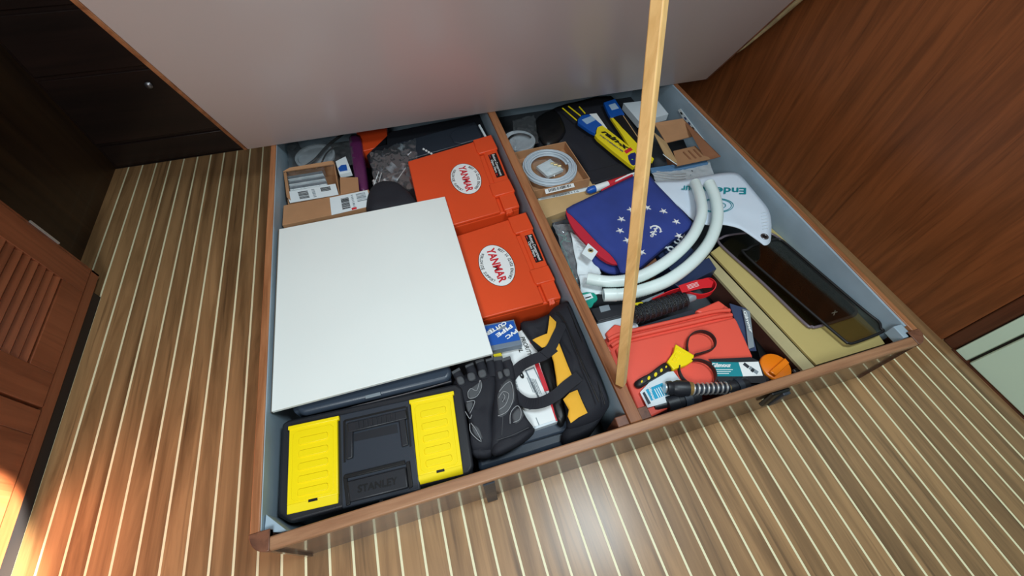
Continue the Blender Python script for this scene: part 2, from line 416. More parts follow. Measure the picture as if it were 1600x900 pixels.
# near-left louvred cabinet
XF = -.573
lc = thing('louvred_cabinet', 'reddish cherry cabinet with louvred door and black toe kick at the left edge', 'cabinet', (XF, .2, 0))
obj('carcass', boxg(-.70, XF-.016, -1.1, .953, .031, .9), cabwood, lc, bev=.002)
obj('face_frame', join(boxg(XF-.016, XF-.001, -1.1, .953, .031, .060), boxg(XF-.016, XF-.001, .945, .953, .03, .9)), cabwood, lc, bev=.001)
obj('toe_kick', boxg(-.70, XF-.004, -1.1, .888, 0, .031), blackkick, lc)
d1 = obj('door', join(boxg(XF-.016, XF+.002, .858, .942, .064, .70), boxg(XF-.016, XF+.002, .500, .590, .064, .70),
     boxg(XF-.016, XF+.002, .590, .858, .064, .132), boxg(XF-.016, XF+.002, .590, .858, .62, .70), boxg(XF-.016, XF-.012, .58, .87, .12, .64)), cabwood_z, lc, bev=.0015)
for i in range(21):
    z = .142+i*.0225
    V = [Vector((XF+x, y, z+dz)) for y in (.590, .858) for x, dz in ((-.012, .010), (-.009, .013), (.001, -.003), (-.002, -.007))]
    obj('louvre_slat', (V, [(0, 1, 2, 3), (7, 6, 5, 4), (0, 4, 5, 1), (1, 5, 6, 2), (2, 6, 7, 3), (3, 7, 4, 0)]), cabwood, d1)
obj('door', join(boxg(XF-.016, XF+.002, -.40, -.34, .064, .7), boxg(XF-.016, XF+.002, .43, .492, .064, .7), boxg(XF-.016, XF+.002, -.34, .43, .064, .14), boxg(XF-.016, XF-.004, -.34, .43, .14, .7)), cabwood_z, lc, bev=.002)
obj('edge_strip', boxg(XF+.000, XF+.004, .950, .955, .18, .27), chrome, lc)

# ================================================================== LOCKER
lk = thing('storage_locker', 'open teak-trimmed storage locker recessed base with grey painted sides full of gear', 'locker', (.78, .75, 0))
W = 1.5586; YB = 1.50
obj('front_panel', boxg(.03, W-.03, .003, .022, 0, RIM-.016), varnish, lk)
obj('rim', boxg(.03, W-.03, -.002, .0215, RIM-.016, RIM), rim_x, lk, bev=.003, label='worn teak front rim')
obj('rim', boxg(0, .0175, .028, YB, RIM-.016, RIM), rim_y, lk, bev=.002)
obj('rim', boxg(W-.0175, W, .028, YB, RIM-.016, RIM), rim_y, lk, bev=.002)
obj('side_panel', boxg(.002, .017, .03, YB, 0, RIM-.016), rim_y, lk)
obj('side_panel', boxg(W-.017, W-.002, .03, YB, 0, RIM-.016), rim_y, lk)
obj('liner', boxg(.017, .0192, .022, YB, 0, RIM-.003), greypaint, lk, label='grey painted inner side')
obj('liner', boxg(W-.024, W-.0175, .05, YB, 0, RIM-.003), greypaint, lk, label='grey painted inner side')
obj('liner', boxg(.022, W-.03, .022, .026, 0, .13), greypaint, lk)
obj('liner', boxg(.022, W-.022, YB-.01, YB, 0, RIM-.02), greypaint, lk)
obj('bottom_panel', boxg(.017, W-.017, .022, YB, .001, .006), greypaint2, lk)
def corner(cx, cy, r, sx):
    P = [Vector((cx, cy, 0))]
    for i in range(9):
        a = math.pi/2*i/8; P.append(Vector((cx-sx*r*math.cos(a), cy-r*math.sin(a), 0)))
    return prism([p+Vector((0, 0, RIM+.001)) for p in P], RIM+.001)
for cx_, sg in ((.036, 1), (W-.036, -1)):
    cpo = obj('corner_post', corner(cx_, .034, .036, sg), varnish, lk)
    Vc_, Fc_ = corner(cx_, .034, .037, sg); zt_ = max(v.z for v in Vc_)
    obj('post_cap', ([Vector((v.x, v.y, zt_+.0008 if v.z > .1 else zt_-.014)) for v in Vc_], Fc_), rim_dark, cpo, bev=.0015)
obj('corner_cleat', boxg(W-.050, W-.024, .0235, .058, .172, RIM-.004), greypaint, lk, bev=.002)
obj('corner_cleat', prism([Vector((.020, .034, RIM-.012)), Vector((.050, .0245, RIM-.012)), Vector((.060, .0245, RIM-.012)), Vector((.022, .064, RIM-.012))], .19), greypaint, lk, bev=.001)
dv = obj('divider', boxg(.763, .789, .022, YB-.01, .006, RIM-.012), greypaint, lk, label='grey divider board')
obj('divider_cap', boxg(.762, .790, .022, YB-.01, RIM-.012, RIM), rim_y, lk, bev=.002, label='reddish teak cap of the divider')
obj('cleat', boxg(.735, .762, .0225, .045, .1, RIM-.006), rim_dark, lk, bev=.002)
obj('cleat', boxg(.790, .815, .0225, .05, .1, RIM-.006), rim_dark, lk, bev=.002)
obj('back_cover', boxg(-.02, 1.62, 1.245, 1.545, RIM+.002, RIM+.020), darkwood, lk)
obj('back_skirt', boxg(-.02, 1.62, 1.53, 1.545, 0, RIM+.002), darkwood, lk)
# strap and latch hanging on the front
Vs = lambda x, z, y: Vector((x, y, z))
obj('strap', tube([Vs(.441, RIM-.018, -.003), Vs(.442, .12, -.008), Vs(.443, .05, -.006), Vs(.444, .012, -.009)], 0, flat=(.024, .003), sm=3), black2, lk, label='short black strap end')
lch = obj('latch', prism([Vs(1.112, .185, .0), Vs(1.164, .185, .0), Vs(1.164, .185, -.008), Vs(1.116, .185, -.008)], [Vs(1.124, .105, .0), Vs(1.162, .105, .0), Vs(1.162, .105, -.011), Vs(1.128, .105, -.011)]), jet, lk, bev=.003, label='black plastic latch')
obj('latch_pad', boxg(1.143, 1.163, -.014, -.006, .108, .18), black2, lch, bev=.002)
# raised lid
LA = math.radians(58); LD = Vector((0, -math.cos(LA), math.sin(LA))); LN = Vector((0, math.sin(LA), math.cos(LA))); LH = Vector((0, 1.2214, RIM))
def lidbox(x0, x1, l0, l1, n0, n1):
    V = [LH+LD*l+LN*n+Vector((x, 0, 0)) for n in (n0, n1) for l in (l0, l1) for x in (x0, x1)]
    return V, [(0, 2, 3, 1), (4, 5, 7, 6), (0, 1, 5, 4), (2, 6, 7, 3), (0, 4, 6, 2), (1, 3, 7, 5)]
ld = thing('locker_lid', 'large raised lid with white laminate underside and thin teak edges', 'lid', LH+Vector((.8, 0, 0)))
obj('lid_panel', lidbox(-.071, 1.688, 0.002, 1.40, 0.0, .016), laminate, ld)
obj('edge_trim', lidbox(-.083, -.0715, 0, 1.40, -.002, .018), rim_dark if False else rim_y, ld, bev=.002)
obj('edge_trim', lidbox(1.6885, 1.696, 0, 1.40, -.002, .020), rim_dark, ld, bev=.002)
obj('edge_trim', lidbox(-.083, 1.696, 1.4005, 1.415, -.002, .020), rim_dark, ld, bev=.002)
obj('hinge', lathe(LH+Vector((-.04, .012, .006)), LH+Vector((1.66, .012, .006)), [(0, .006), (1, .006)], 10), steel, ld, smooth='auto')
# cover cloth bulging out behind the lid's right edge
cl = [G(1161, 77, .0)]
cp = []
for l, wd in ((.15, .002), (.24, .012), (.33, .019), (.43, .021), (.6, .026), (.9, .026)):
    cp.append((LH+LD*l+LN*.010+Vector((1.699+wd, 0, 0)), wd))
Vc = []; Fcl = []
for k, (p, wd) in enumerate(cp):
    for i in range(9):
        a = math.pi*2*i/9; Vc.append(p+Vector((math.cos(a)*wd*1.0, 0, 0))+LN*(math.sin(a)*.013))
for k in range(len(cp)-1):
    for i in range(9): Fcl.append((k*9+i, k*9+(i+1) % 9, (k+1)*9+(i+1) % 9, (k+1)*9+i))
Fcl.append(tuple(range(9))); Fcl.append(tuple(range(45, 54)))
obj('cushion_cover', (Vc, Fcl), creamcloth, None, smooth=True, sub=1, label='cream striped cloth poking out behind the right edge of the raised lid', cat='cloth')
# prop stick
sb = G(969, 601, RIM); st = CAM+ray(1030, 0)*.55; sd = (st-sb).normalized()
tl = (LH-sb).dot(LN)/sd.dot(LN); se = sb+sd*(tl-.012)
sx = sd.cross(Vector((.55, -.8, 0))).normalized(); sy = sx.cross(sd).normalized(); hw = .0098
Vp = [c+sx*a*hw+sy*b*hw for c in (sb+Vector((0, 0, .006)), se) for a, b in ((-1, -1), (1, -1), (1, 1), (-1, 1))]
obj('prop_stick', (Vp, [(3, 2, 1, 0), (4, 5, 6, 7), (0, 1, 5, 4), (1, 2, 6, 5), (2, 3, 7, 6), (3, 0, 4, 7)]), pine, None, bev=.0022,
    label='long square pine stick standing on the divider and propping up the lid', cat='stick')

# ================================================================== LEFT BAY
# white square board
tb = thing('white_board', 'large white square board lying on the boxes in the left bay', 'board', G(600, 470, .184))
tq = [(436, 358), (695, 307), (770, 552), (424, 643)]
obj('panel', prism(pts(tq, .196), .009), tilew, tb, bev=.001)
obj('edging', prism(pts([(434.5, 359), (694.5, 308), (770.6, 553.5), (422.6, 644.5)], .187), .003), tileedge, tb)
# black and yellow tool box
z = .172
tx = thing('tool_box', 'black tool box with two ribbed yellow organiser lids and folding handle', 'tool box', G(590, 710, .02))
obj('body', prism(pts([(444, 672), (716, 606), (738, 735), (436, 812)], .145), pts([(444, 672), (716, 606), (738, 735), (436, 812)], .145, -.135) and .135), black, tx, bev=.012, seg=3)
obj('lid', prism(pts([(440, 662), (450, 656), (712, 599), (722, 606), (740, 728), (733, 741), (452, 817), (433, 806)], .166), .020), black, tx, bev=.006, seg=3)
mid = obj('lid_centre', prism(pts([(530, 648), (640, 624), (657, 765), (534, 795)], z), .014), black2, tx, bev=.003)
def rr(px4, z, th, ins=.12):
    P = pts(px4, z); out = []
    for i in range(4):
        a, b, c = P[i-1], P[i], P[(i+1) % 4]; d = ins*min((a-b).length, (c-b).length)
        out += [b+(a-b).normalized()*d, b+(c-b).normalized()*d]
    return prism(out, th)
def lerp2(q, a, b):
    (x0, y0), (x1, y1), (x2, y2), (x3, y3) = q
    tx_, ty_ = x0+(x1-x0)*a, y0+(y1-y0)*a; bx_, by_ = x3+(x2-x3)*a, y3+(y2-y3)*a
    return (tx_+(bx_-tx_)*b, ty_+(by_-ty_)*b)
for q in ([(452, 668), (527, 652), (528, 772), (448, 790)], [(641, 627), (707, 613), (722, 727), (653, 744)]):
    zt = .1765
    P = pts(q, zt)
    lip = pts([lerp2(q, 0, 1.12), lerp2(q, 1, 1.12)], zt-.010)
    top = obj('organiser_lid', join(prism(P, .010), ([P[3], P[2], lip[1], lip[0]]+[p-Vector((0, 0, .008)) for p in (P[3], P[2], lip[1], lip[0])],
        [(0, 1, 2, 3), (7, 6, 5, 4), (3, 2, 6, 7), (0, 3, 7, 4), (1, 5, 6, 2)]), prism(pts([lerp2(q, -.03, -.02), lerp2(q, 1.03, -.02), lerp2(q, 1.03, .03), lerp2(q, -.03, .03)], zt+.002), .010)), yellow, tx, bev=.0015)
    obj('frame_groove', rr([lerp2(q, .08, .07), lerp2(q, .92, .07), lerp2(q, .92, .97), lerp2(q, .08, .97)], zt+.0010, .002, .08), yellow, top, bev=.0008)
    for k in range(5):
        b0 = .16+k*.165
        obj('rib', rr([lerp2(q, .20, b0), lerp2(q, .80, b0), lerp2(q, .80, b0+.09), lerp2(q, .20, b0+.09)], zt+.0032, .003, .2), yellow, top, bev=.0009)
    s = [lerp2(q, .42, .985), lerp2(q, .60, .985), lerp2(q, .60, 1.02), lerp2(q, .42, 1.02)]
    obj('slot', prism(pts(s, zt+.0002), .001), jet, top, label='small black slot')
hd = obj('handle', join(prism(pts([(542, 661), (634, 640), (636, 654), (544, 676)], z+.008), .007), prism(pts([(541, 661), (551, 659), (551, 715), (541, 718)], z+.007), .007),
     prism(pts([(621, 643), (631, 641), (638, 695), (628, 698)], z+.007), .007)), black, tx, bev=.002)
for k in range(9):
    a = k/9; u = 556+a*64
    obj('grip_rib', prism(pts([(u, 659-a*14.5), (u+4, 658-a*14.5), (u+5, 669-a*14.5), (u+1, 670-a*14.5)], z+.010), .003), black, hd)
obj('handle_recess', prism(pts([(553, 678), (620, 662), (622, 676), (553, 690)], z+.0006), .001), black, tx)
lt = obj('latch', join(prism(pts([(541, 752), (634, 729), (638, 762), (546, 785)], z+.006), .010)), black, tx, bev=.003)
obj('latch_frame', join(prism(pts([(537, 742), (632, 719), (633, 725), (538, 748)], z+.005), .006), prism(pts([(536, 745), (542, 744), (547, 788), (541, 790)], z+.004), .006), prism(pts([(634, 722), (640, 720), (645, 760), (639, 763)], z+.004), .006)), jet, tx, bev=.001)
obj('slot_frame', join(*[prism(pts(p, z+.0012), .001) for p in ([(538, 656), (634, 634), (634, 637), (538, 659)], [(536, 658), (540, 657), (540, 722), (537, 723)], [(634, 636), (637, 635), (643, 697), (640, 698)])]), jet, tx)
T('STANLEY', (559, 770), (621, 756), .0135, z+.007, jet, lt, bold=.015)
obj('keyhole', disc(G(596, 783, .166), .004, .003), jet, tx)
# long dark case behind the tool box
ck = thing('plastic_case', 'dark blue-grey moulded case showing between the tool box and the white board', 'case', G(580, 600, .05))
obj('body', prism(pts([(455, 636), (700, 582), (706, 590), (460, 646)], .150), .13), slate, ck, bev=.006)
obj('lid', prism(pts([(462, 610), (694, 545), (706, 582), (700, 593), (472, 647), (462, 640)], .166), .025), slate, ck, bev=.010, seg=4)
obj('latch', prism(pts([(570, 618), (594, 612), (595, 617), (571, 623)], .169), .004), greyp, ck, bev=.001, label='pale grey latch')
obj('tray_edge', tube(pts([(480, 655), (560, 634), (640, 614), (705, 596)], .160), .002, 6), steel, ck)
# lower dark case under the parcels
lcs = thing('plastic_case', 'low slate-grey case under the gloves and parcel against the front rim', 'case', G(810, 690, .01))
obj('body', prism(pts([(742, 690), (884, 655), (892, 690), (748, 735)], .105), .095), slate, lcs, bev=.008)
obj('lid', prism(pts([(738, 688), (884, 652), (890, 672), (742, 715)], .118), .014), slate, lcs, bev=.004)
# orange marine cases
def orange_case(q, z, label, ctr):
    o = thing('orange_case', label, 'case', G(*lerp2(q, .5, .5), z-.13), 'orange engine spares cases')
    L = lambda a, b, dz=0: G(*lerp2(q, a, b), z, dz)
    P = lambda a0, a1, b0, b1, dz=0: [L(a0, b0, dz), L(a1, b0, dz), L(a1, b1, dz), L(a0, b1, dz)]
    obj('body', prism(P(.0, 1, .01, 1, -.010), .125), orange, o, bev=.006, seg=3)
    obj('lid', prism(P(0, .80, 0, 1), .012), orange, o, bev=.003)
    obj('compartment_lid', prism(P(.84, 1.0, 0, 1, .001), .014), orange, o, bev=.004)
    obj('seam_ridge', prism(P(.80, .84, .20, .62, -.003), .01), orange, o)
    for b0, b1 in ((-.01, .19), (.62, .80)):
        lg = obj('hinge_lug', prism([L(.78, b0, .005), L(1.0, b0, .005), L(1.01, b1, .005), L(.80, b1, .005), L(.78, b1-.03, .005)], .012), orange, o, bev=.003)
    for b in (.17, .99):
        obj('end_clip', join(*[prism([L(.86+k*.03, b-.01, .001), L(.885+k*.03, b-.01, .001), L(.89+k*.03, b+.045, -.004), L(.85+k*.03, b+.055, -.004)], .012) for k in range(2)]), orange, o, bev=.001)
    c = G(*ctr, z, .0008); d = (L(.5, 1)-L(.5, 0)).normalized(); u = Vector((0, 0, 1)).cross(d); ea, eb = .0765, .0490
    el = lambda t, k=1.0: c+d*(ea*k*math.cos(t))+u*(eb*k*math.sin(t))
    stk = obj('sticker', prism([el(i*math.pi/24) for i in range(48)], .0008), white, o, label='white oval sticker')
    obj('sticker_border', tube([el(i*math.pi/24) for i in range(48)], .0007, 4, 1, closed=True), jet, stk)
    A = c-d*(ea*.84)-u*.0115; B = c+d*(ea*.84)-u*.0115
    lettering('YANMAR', A, B, .023, red, stk, bold=.035)
    def arc(s_, t0, t1, sgn):
        gs = []; n = len(s_)
        for i, ch in enumerate(s_):
            if ch == ' ': continue
            t = t0+(t1-t0)*(i+.5)/n; p = el(t, .84); q = el(t+(.01 if t1 > t0 else -.01), .84); X = (q-p).normalized(); Uv = Vector((0, 0, 1)).cross(X)
            V, Fc = textgeo(ch, bold=.02); xs = [v.x for v in V]; m = (min(xs)+max(xs))/2; cap = .0085
            wd = (el(t0+(t1-t0)*i/n, .84)-el(t0+(t1-t0)*(i+1)/n, .84)).length; sc = min(cap/.7, wd*.85/max(.2, max(xs)-min(xs)))
            gs.append(([p-Uv*cap*.5+X*(v.x-m)*sc+Uv*v.y/.7*cap+Vector((0, 0, .0006)) for v in V], Fc))
        obj('lettering', join(*gs), jet, stk)
    arc('BEST IN CLASS ENGINES', math.pi-.55, .45, 1)
    arc('WORLDWIDE SUPPORT', math.pi+.65, 2*math.pi-.55, 1)
    lb = obj('label', prism(P(.885, .975, .235, .555, .0022), .001), jet, o, label='black label')
    lettering('Bottom Compartment', L(.925, .245, .0024), L(.925, .545, .0024), .0088, white, lb, bold=.01)
    lettering('Open Here', L(.891, .31, .0024), L(.891, .49, .0024), .0080, white, lb, bold=.01)
    for b0, b1 in ((.245, .29), (.505, .545)):
        obj('arrow', prism([L(.893, b0, .0026), L(.899, b1, .0026), L(.905, b0, .0026)], .0006), red, lb)
    return o
orange_case([(637, 252), (768, 213), (812, 322), (663, 364)], .185, 'orange case with round sticker, the farther of two, by the divider', (728, 279))
orange_case([(693, 375), (822, 334), (877, 465), (742, 500)], .165, 'orange case with round sticker, the nearer one beside the white board', (776, 414))
# cutter blister box
pv = thing('cutter_box', 'small blue boxed pipe cutter beside the corner of the white board', 'box', G(785, 525, .14))
obj('carton', prism(pts([(750, 509), (803, 499), (816, 538), (764, 549)], .172), .022), plain('grey_blue_carton', rgb(110, 124, 140), .4), pv, bev=.001)
obj('front_print', prism(pts([(752, 511), (802, 501), (813, 531), (762, 541)], .1728), .001), blue, pv, label='glossy blue printed face')
for s, a, b, c in (('PVC', (806, 514), (789, 526), .0100), ('PIPE', (798, 507), (774, 523), .0100), ('CUTTER', (789, 502), (757, 521), .0098)):
    T(s, a, b, c, .1732, white, pv, bold=.04)
obj('pipe_picture', join(disc(G(767, 516, .1734), .006, .0004), prism(pts([(776, 512), (788, 506), (791, 511), (779, 517)], .1734), .0004)), greyp, pv)
# postal carton
pb = thing('mail_box', 'white flat postal carton with red stripe beneath the tool bag handles', 'box', G(825, 610, .12))
qm = [(765, 542), (826, 512), (882, 655), (796, 684)]
obj('carton', prism(pts(qm, .135), .022), whitebox, pb, bev=.001)
obj('lid_flap', prism(pts([(765, 541), (825, 511), (880, 652), (794, 680)], .1375), .0015), white, pb)
for a in ([(818, 512), (825, 511), (835, 535), (829, 537)], [(832, 560), (838, 558), (858, 610), (851, 612)], [(860, 632), (866, 630), (876, 656), (869, 658)]):
    obj('red_stripe', prism(pts(a, .1385), .0008), red, pb)
T('PRIORITY', (813, 527), (826, 557), .0105, .1385, jet, pb, bold=.01, shear=.3)
T('MAIL', (804, 532), (812, 551), .0105, .1385, jet, pb, bold=.01, shear=.3)
T('P', (807, 584), (812, 594), .014, .1385, jet, pb, bold=.05)
T('USPS PRIORITY', (801, 590), (812, 622), .0055, .1385, greyp, pb)
T('CLICK-N-SHIP', (829, 598), (840, 622), .0055, .1385, jet, pb)
obj('address_box', join(*[prism(pts(p, .1384), .0005) for p in ([(820, 579), (822, 578), (843, 621), (841, 622)], [(833, 574), (834.5, 573.5), (855, 615), (853.5, 616)], [(820, 579), (833, 574), (834, 575.5), (821, 580.5)], [(826, 640), (845, 634), (845, 635), (826, 641)], [(838, 652), (843, 664), (842, 665), (837, 653)])]), greyp, pb)
for k in range(6):
    obj('print_line', prism(pts([(823+k*2.5, 590+k*.5), (824+k*2.5, 589.7+k*.5), (834+k*2.5, 613+k*.5), (833+k*2.5, 613.3+k*.5)], .1384), .0005), greyp, pb)
# little yellow and red carton corner
obj('small_carton', prism(pts([(768, 545), (778, 541), (785, 556), (772, 558)], .148), .02), yell2, None, bev=.001, label='tiny yellow carton corner sticking out under the white board', cat='box')

# work gloves -------------------------------------------------------
def fingers(o, segs, r, mat, z):
    for sg in segs:
        P = pts(sg, z); g = tube(P, r, 12, 4, rfun=lambda t: 1.0-.16*t)
        V = []
        c = cen(P)
        for v in g[0]: V.append(Vector((v.x, v.y, c.z+(v.z-c.z)*.7)))
        f = obj('finger', (V, g[1]), mat, o, smooth='auto')
        e = obj('finger_pad', tube([P[-2]*.35+P[-1]*.65+Vector((0, 0, r*.45)), P[-1]+Vector((0, 0, r*.45))], 0, flat=(r*1.7, r*.7), sm=1), glove_g, f, bev=.001)
gl = thing('work_glove', 'black work glove with grey pads, the upper one facing the parcel', 'glove', G(795, 620, .15), 'black mechanic gloves')
obj('palm', pillow(pts([(776, 582), (800, 578), (806, 600), (812, 630), (824, 655), (833, 672), (806, 692), (772, 706), (765, 690), (768, 650), (772, 610)], .150), .016, .012, amp=.004, nscale=45, seed=3), cloth_black, gl, smooth=True)
fingers(gl, [[(782, 596), (780, 576), (778, 560)], [(797, 594), (795, 574), (790, 561)]], .0135, cloth_black, .155)
obj('pad', pillow(pts([(776, 618), (784, 600), (796, 590), (803, 602), (805, 625), (794, 645), (780, 655), (777, 640)], .163), .006, .003, flat=.7), glove_g, gl, smooth=True)
for r in ([(778, 650), (793, 642), (802, 622), (799, 598), (790, 600), (780, 612)], [(780, 640), (790, 632), (795, 616), (786, 612), (779, 622)], [(797, 662), (798, 645), (808, 634), (814, 642), (812, 655), (802, 660)], [(785, 628), (789, 620), (786, 615)]):
    obj('piping', tube(pts(r, .1715), .0009, 6), glove_l, gl)
for q in ([(786, 578), (790, 588), (797, 586), (795, 576)], [(777, 582), (780, 592), (786, 589), (783, 580)], [(800, 648), (812, 636), (818, 650), (806, 662)]):
    obj('pad', pillow(pts(q, .1655), .003, .002, rings=4, flat=.7), glove_g, gl, smooth=True)
for r in ([(783, 600), (786, 640), (784, 680)], [(776, 688), (800, 680), (826, 668)]):
    obj('seam', tube(pts(r, .1665), .0007, 6), glove_g, gl)
obj('cuff', pillow(pts([(770, 692), (806, 682), (831, 668), (834, 676), (810, 696), (773, 712)], .150), .014, .012, amp=.003, nscale=60, seed=1), cloth_black, gl, smooth=True)
g2 = thing('work_glove', 'black work glove lying flat on the tool box side with fingers towards the board', 'glove', G(745, 640, .14), 'black mechanic gloves')
obj('palm', pillow(pts([(712, 592), (770, 578), (776, 610), (770, 650), (772, 696), (752, 706), (735, 700), (734, 670), (728, 640), (716, 615)], .148), .014, .014, amp=.004, nscale=45, seed=5), cloth_black, g2, smooth=True)
fingers(g2, [[(725, 605), (718, 590), (712, 580)], [(741, 598), (737, 580), (733, 571)], [(757, 594), (753, 575), (749, 564)], [(770, 590), (768, 572), (765, 562)]], .0125, cloth_black, .152)
obj('pad', pillow(pts([(730, 612), (742, 602), (752, 596), (754, 606), (744, 620), (734, 624)], .161), .004, .003, flat=.7), glove_g, g2, smooth=True)
for r in ([(731, 613), (733, 622), (745, 619), (752, 606), (750, 594), (745, 610), (736, 607), (731, 613)], [(729, 628), (741, 626), (740, 634), (734, 646)], [(727, 643), (734, 654), (737, 648)], [(734, 662), (736, 676), (752, 690), (744, 672), (736, 661)]):
    obj('piping', tube(pts(r, .1665), .0009, 6), glove_l, g2)
for q in ([(713, 590), (717, 601), (726, 598), (722, 588)], [(730, 584), (733, 595), (743, 592), (740, 582)], [(747, 580), (750, 590), (760, 587), (757, 577)], [(737, 664), (748, 668), (754, 686), (742, 680)], [(728, 630), (738, 627), (738, 636), (732, 644)]):
    obj('pad', pillow(pts(q, .1615), .003, .002, rings=4, flat=.7), glove_g, g2, smooth=True)
obj('cuff', pillow(pts([(734, 690), (765, 692), (772, 706), (760, 716), (738, 712)], .138), .012, .012, amp=.004, nscale=60, seed=2), cloth_black, g2, smooth=True)

# tool bag ----------------------------------------------------------
bgz = .13
bag = thing('tool_bag', 'black open-mouth tool bag with amber yellow patches leaning on the divider', 'bag', G(900, 580, .02))
def cloth(P, th, **k): return prism(smoothpoly(P, 3), th)
bp = [(862, 484), (874, 476), (889, 471), (897, 488), (920, 545), (942, 600), (951, 628), (948, 641), (930, 655), (893, 668), (886, 655), (882, 620), (872, 575), (862, 530), (855, 500)]
bz = [.165]*5+[.165, .16, .15, .15, .14, .14, .14, .14, .14, .155]
Pb = [G(u, v, zz) for (u, v), zz in zip(bp, bz)]
bgV, bgF = pillow(Pb, .018, .12, amp=.006, nscale=22, seed=4, flat=.6)
obj('body', ([Vector((min(v.x, .7610), v.y, v.z)) for v in bgV], bgF), cloth_black, bag, smooth=True)
obj('end_panel', pillow(pts([(885, 668), (930, 645), (950, 634), (932, 664), (912, 680), (882, 690)], .125), .008, .1, amp=.004, nscale=30, seed=8), cloth_black, bag, smooth=True)
obj('mouth_flap', pillow(pts([(813, 505), (835, 500), (866, 490), (870, 520), (858, 548), (840, 545), (828, 530)], .148), .010, .03, amp=.006, nscale=40, seed=2), cloth_black, bag, smooth=True)
obj('inner_wall', pillow(pts([(842, 560), (856, 545), (866, 580), (876, 620), (884, 655), (872, 660), (858, 610)], .140), .006, .06, amp=.005, nscale=40, seed=6), jet, bag, smooth=True)
obj('piping', tube([G(u, v, .186) for u, v in [(867, 486), (881, 500), (900, 545), (919, 590), (936, 628)]], .0016, 6), jet, bag)
obj('zipper', tube([G(u, v, .178) for u, v in [(887, 478), (912, 540), (935, 600), (945, 632)]], .0014, 6), jet, bag)
def patch(px, z, dz=.001):
    P = pts(px, z); return obj('yellow_patch', pillow(P, .003, .002, rings=4, amp=.0015, nscale=40, flat=.8, smooth=1), amber, bag, smooth='auto')
patch([(859, 493), (869, 503), (868, 517), (856, 540), (847, 543), (832, 531), (850, 530), (858, 520)], .176)
patch([(857, 541), (862, 535), (871, 530), (877, 545), (886, 568), (895, 590), (883, 596), (871, 611), (869, 590), (865, 565)], .181)
patch([(880, 624), (890, 614), (902, 609), (910, 628), (918, 645), (904, 652), (892, 661), (887, 650), (889, 640)], .178)
obj('handle', tube(pts([(797, 592), (803, 583), (815, 571), (832, 562), (850, 555), (866, 543)], [.150, .155, .165, .178, .182, .184]), 0, flat=(.026, .003), sm=5), cloth_black, bag)
obj('handle', tube(pts([(800, 612), (810, 622), (825, 630), (845, 629), (868, 618), (885, 603), (905, 588)], [.150, .150, .155, .168, .182, .186, .186]), 0, flat=(.026, .003), sm=5), cloth_black, bag)
obj('handle_stub', tube(pts([(850, 555), (862, 542), (870, 525), (880, 505)], .184), 0, flat=(.024, .003), sm=4), cloth_black, bag)

# black neoprene pouch
obj('pouch', pillow(pts([(572, 325), (576, 302), (588, 290), (606, 286), (628, 291), (644, 306), (655, 322), (640, 335), (600, 338), (578, 336)], .165), .028, .02, amp=.003, nscale=30, seed=9), cloth_black, None, smooth=True,
    label='rounded black neoprene pouch tucked at the far edge of the white board', cat='pouch')
# labelled carton in front of board
b1 = thing('cardboard_box', 'long closed cardboard box with white shipping label behind the white board', 'box', G(510, 330, .1))
qb = [(443, 321), (576, 296), (583, 322), (441, 352)]
obj('carton', prism(pts(qb, .165), .045), card, b1, bev=.001)
obj('label', prism(pts([(515, 309), (574, 297), (582, 321), (518, 336)], .1658), .001), paper, b1, label='white barcode label')
lbp = lambda a, b: lerp2([(515, 309), (574, 297), (582, 321), (518, 336)], a, b)
def bars(q, z, a0, a1, b0, b1, n, mat, par, vertical=False, name='barcode'):
    gs = []
    rn = random.Random(n)
    for k in range(n):
        s = a0+(a1-a0)*k/n; wdt = (a1-a0)/n*rn.choice((.35, .55, .7))
        if vertical: c = [(b0, s), (b1, s), (b1, s+wdt), (b0, s+wdt)]
        else: c = [(s, b0), (s+wdt, b0), (s+wdt, b1), (s, b1)]
        gs.append(prism(pts([lerp2(q, *t) for t in c], z), .0005))
    return obj(name, join(*gs), mat, par)
ql = [(515, 309), (574, 297), (582, 321), (518, 336)]
bars(ql, .1664, .18, .85, .28, .48, 14, jet, b1, True)
bars(ql, .1664, .1, .9, .55, .60, 8, greyp, b1, True, 'print_line'); bars(ql, .1664, .1, .6, .68, .92, 7, greyp, b1, True, 'print_line')
obj('red_mark', prism(pts([lbp(.5, .86), lbp(.62, .86), lbp(.62, .98), lbp(.5, .98)], .1664), .0005), red, b1)
# open carton with bagged parts
def openbox(name, q, z, depth, th, mat, parent, bz=None):
    P = pts(q, z) if not isinstance(z, list) else [G(u, v, zz) for (u, v), zz in zip(q, z)]
    c = cen(P); I = [c+(p-c)*(1-th/(p-c).length*1.4) for p in P]
    n = len(P); D = Vector((0, 0, depth))
    for i in range(n):
        j = (i+1) % n
        obj('wall_flap', prism([P[i], P[j], I[j], I[i]], depth), mat, parent)
    obj('box_bottom', prism([p-D*.9 for p in I], depth*.1), mat, parent)
b2 = thing('cardboard_box', 'open cardboard box holding bagged cards at the back left corner', 'box', G(490, 285, .09))
openbox('b', [(446, 268), (522, 252), (531, 304), (450, 319)], .150, .06, .003, card, b2)
obj('back_flap', prism(pts([(442, 268), (452, 262), (519, 251), (522, 256)], [.165, .17, .17, .165]), .003), card, b2)
obj('side_flap', prism(pts([(531, 277), (559, 277), (561, 298), (532, 304)], .155), .003), card, b2)
obj('side_flap', prism(pts([(443, 270), (447, 268), (454, 313), (448, 308)], .158), .003), card, b2)
for k in range(7):
    y = 276+k*4
    obj('leaflet', prism(pts([(449+k*.8, y), (503+k*1.5, y-9), (504+k*1.5, y-7.5), (449.5+k*.8, y+1.5)], .146+.0015*k), .035), paper if k % 2 else greyp, b2)
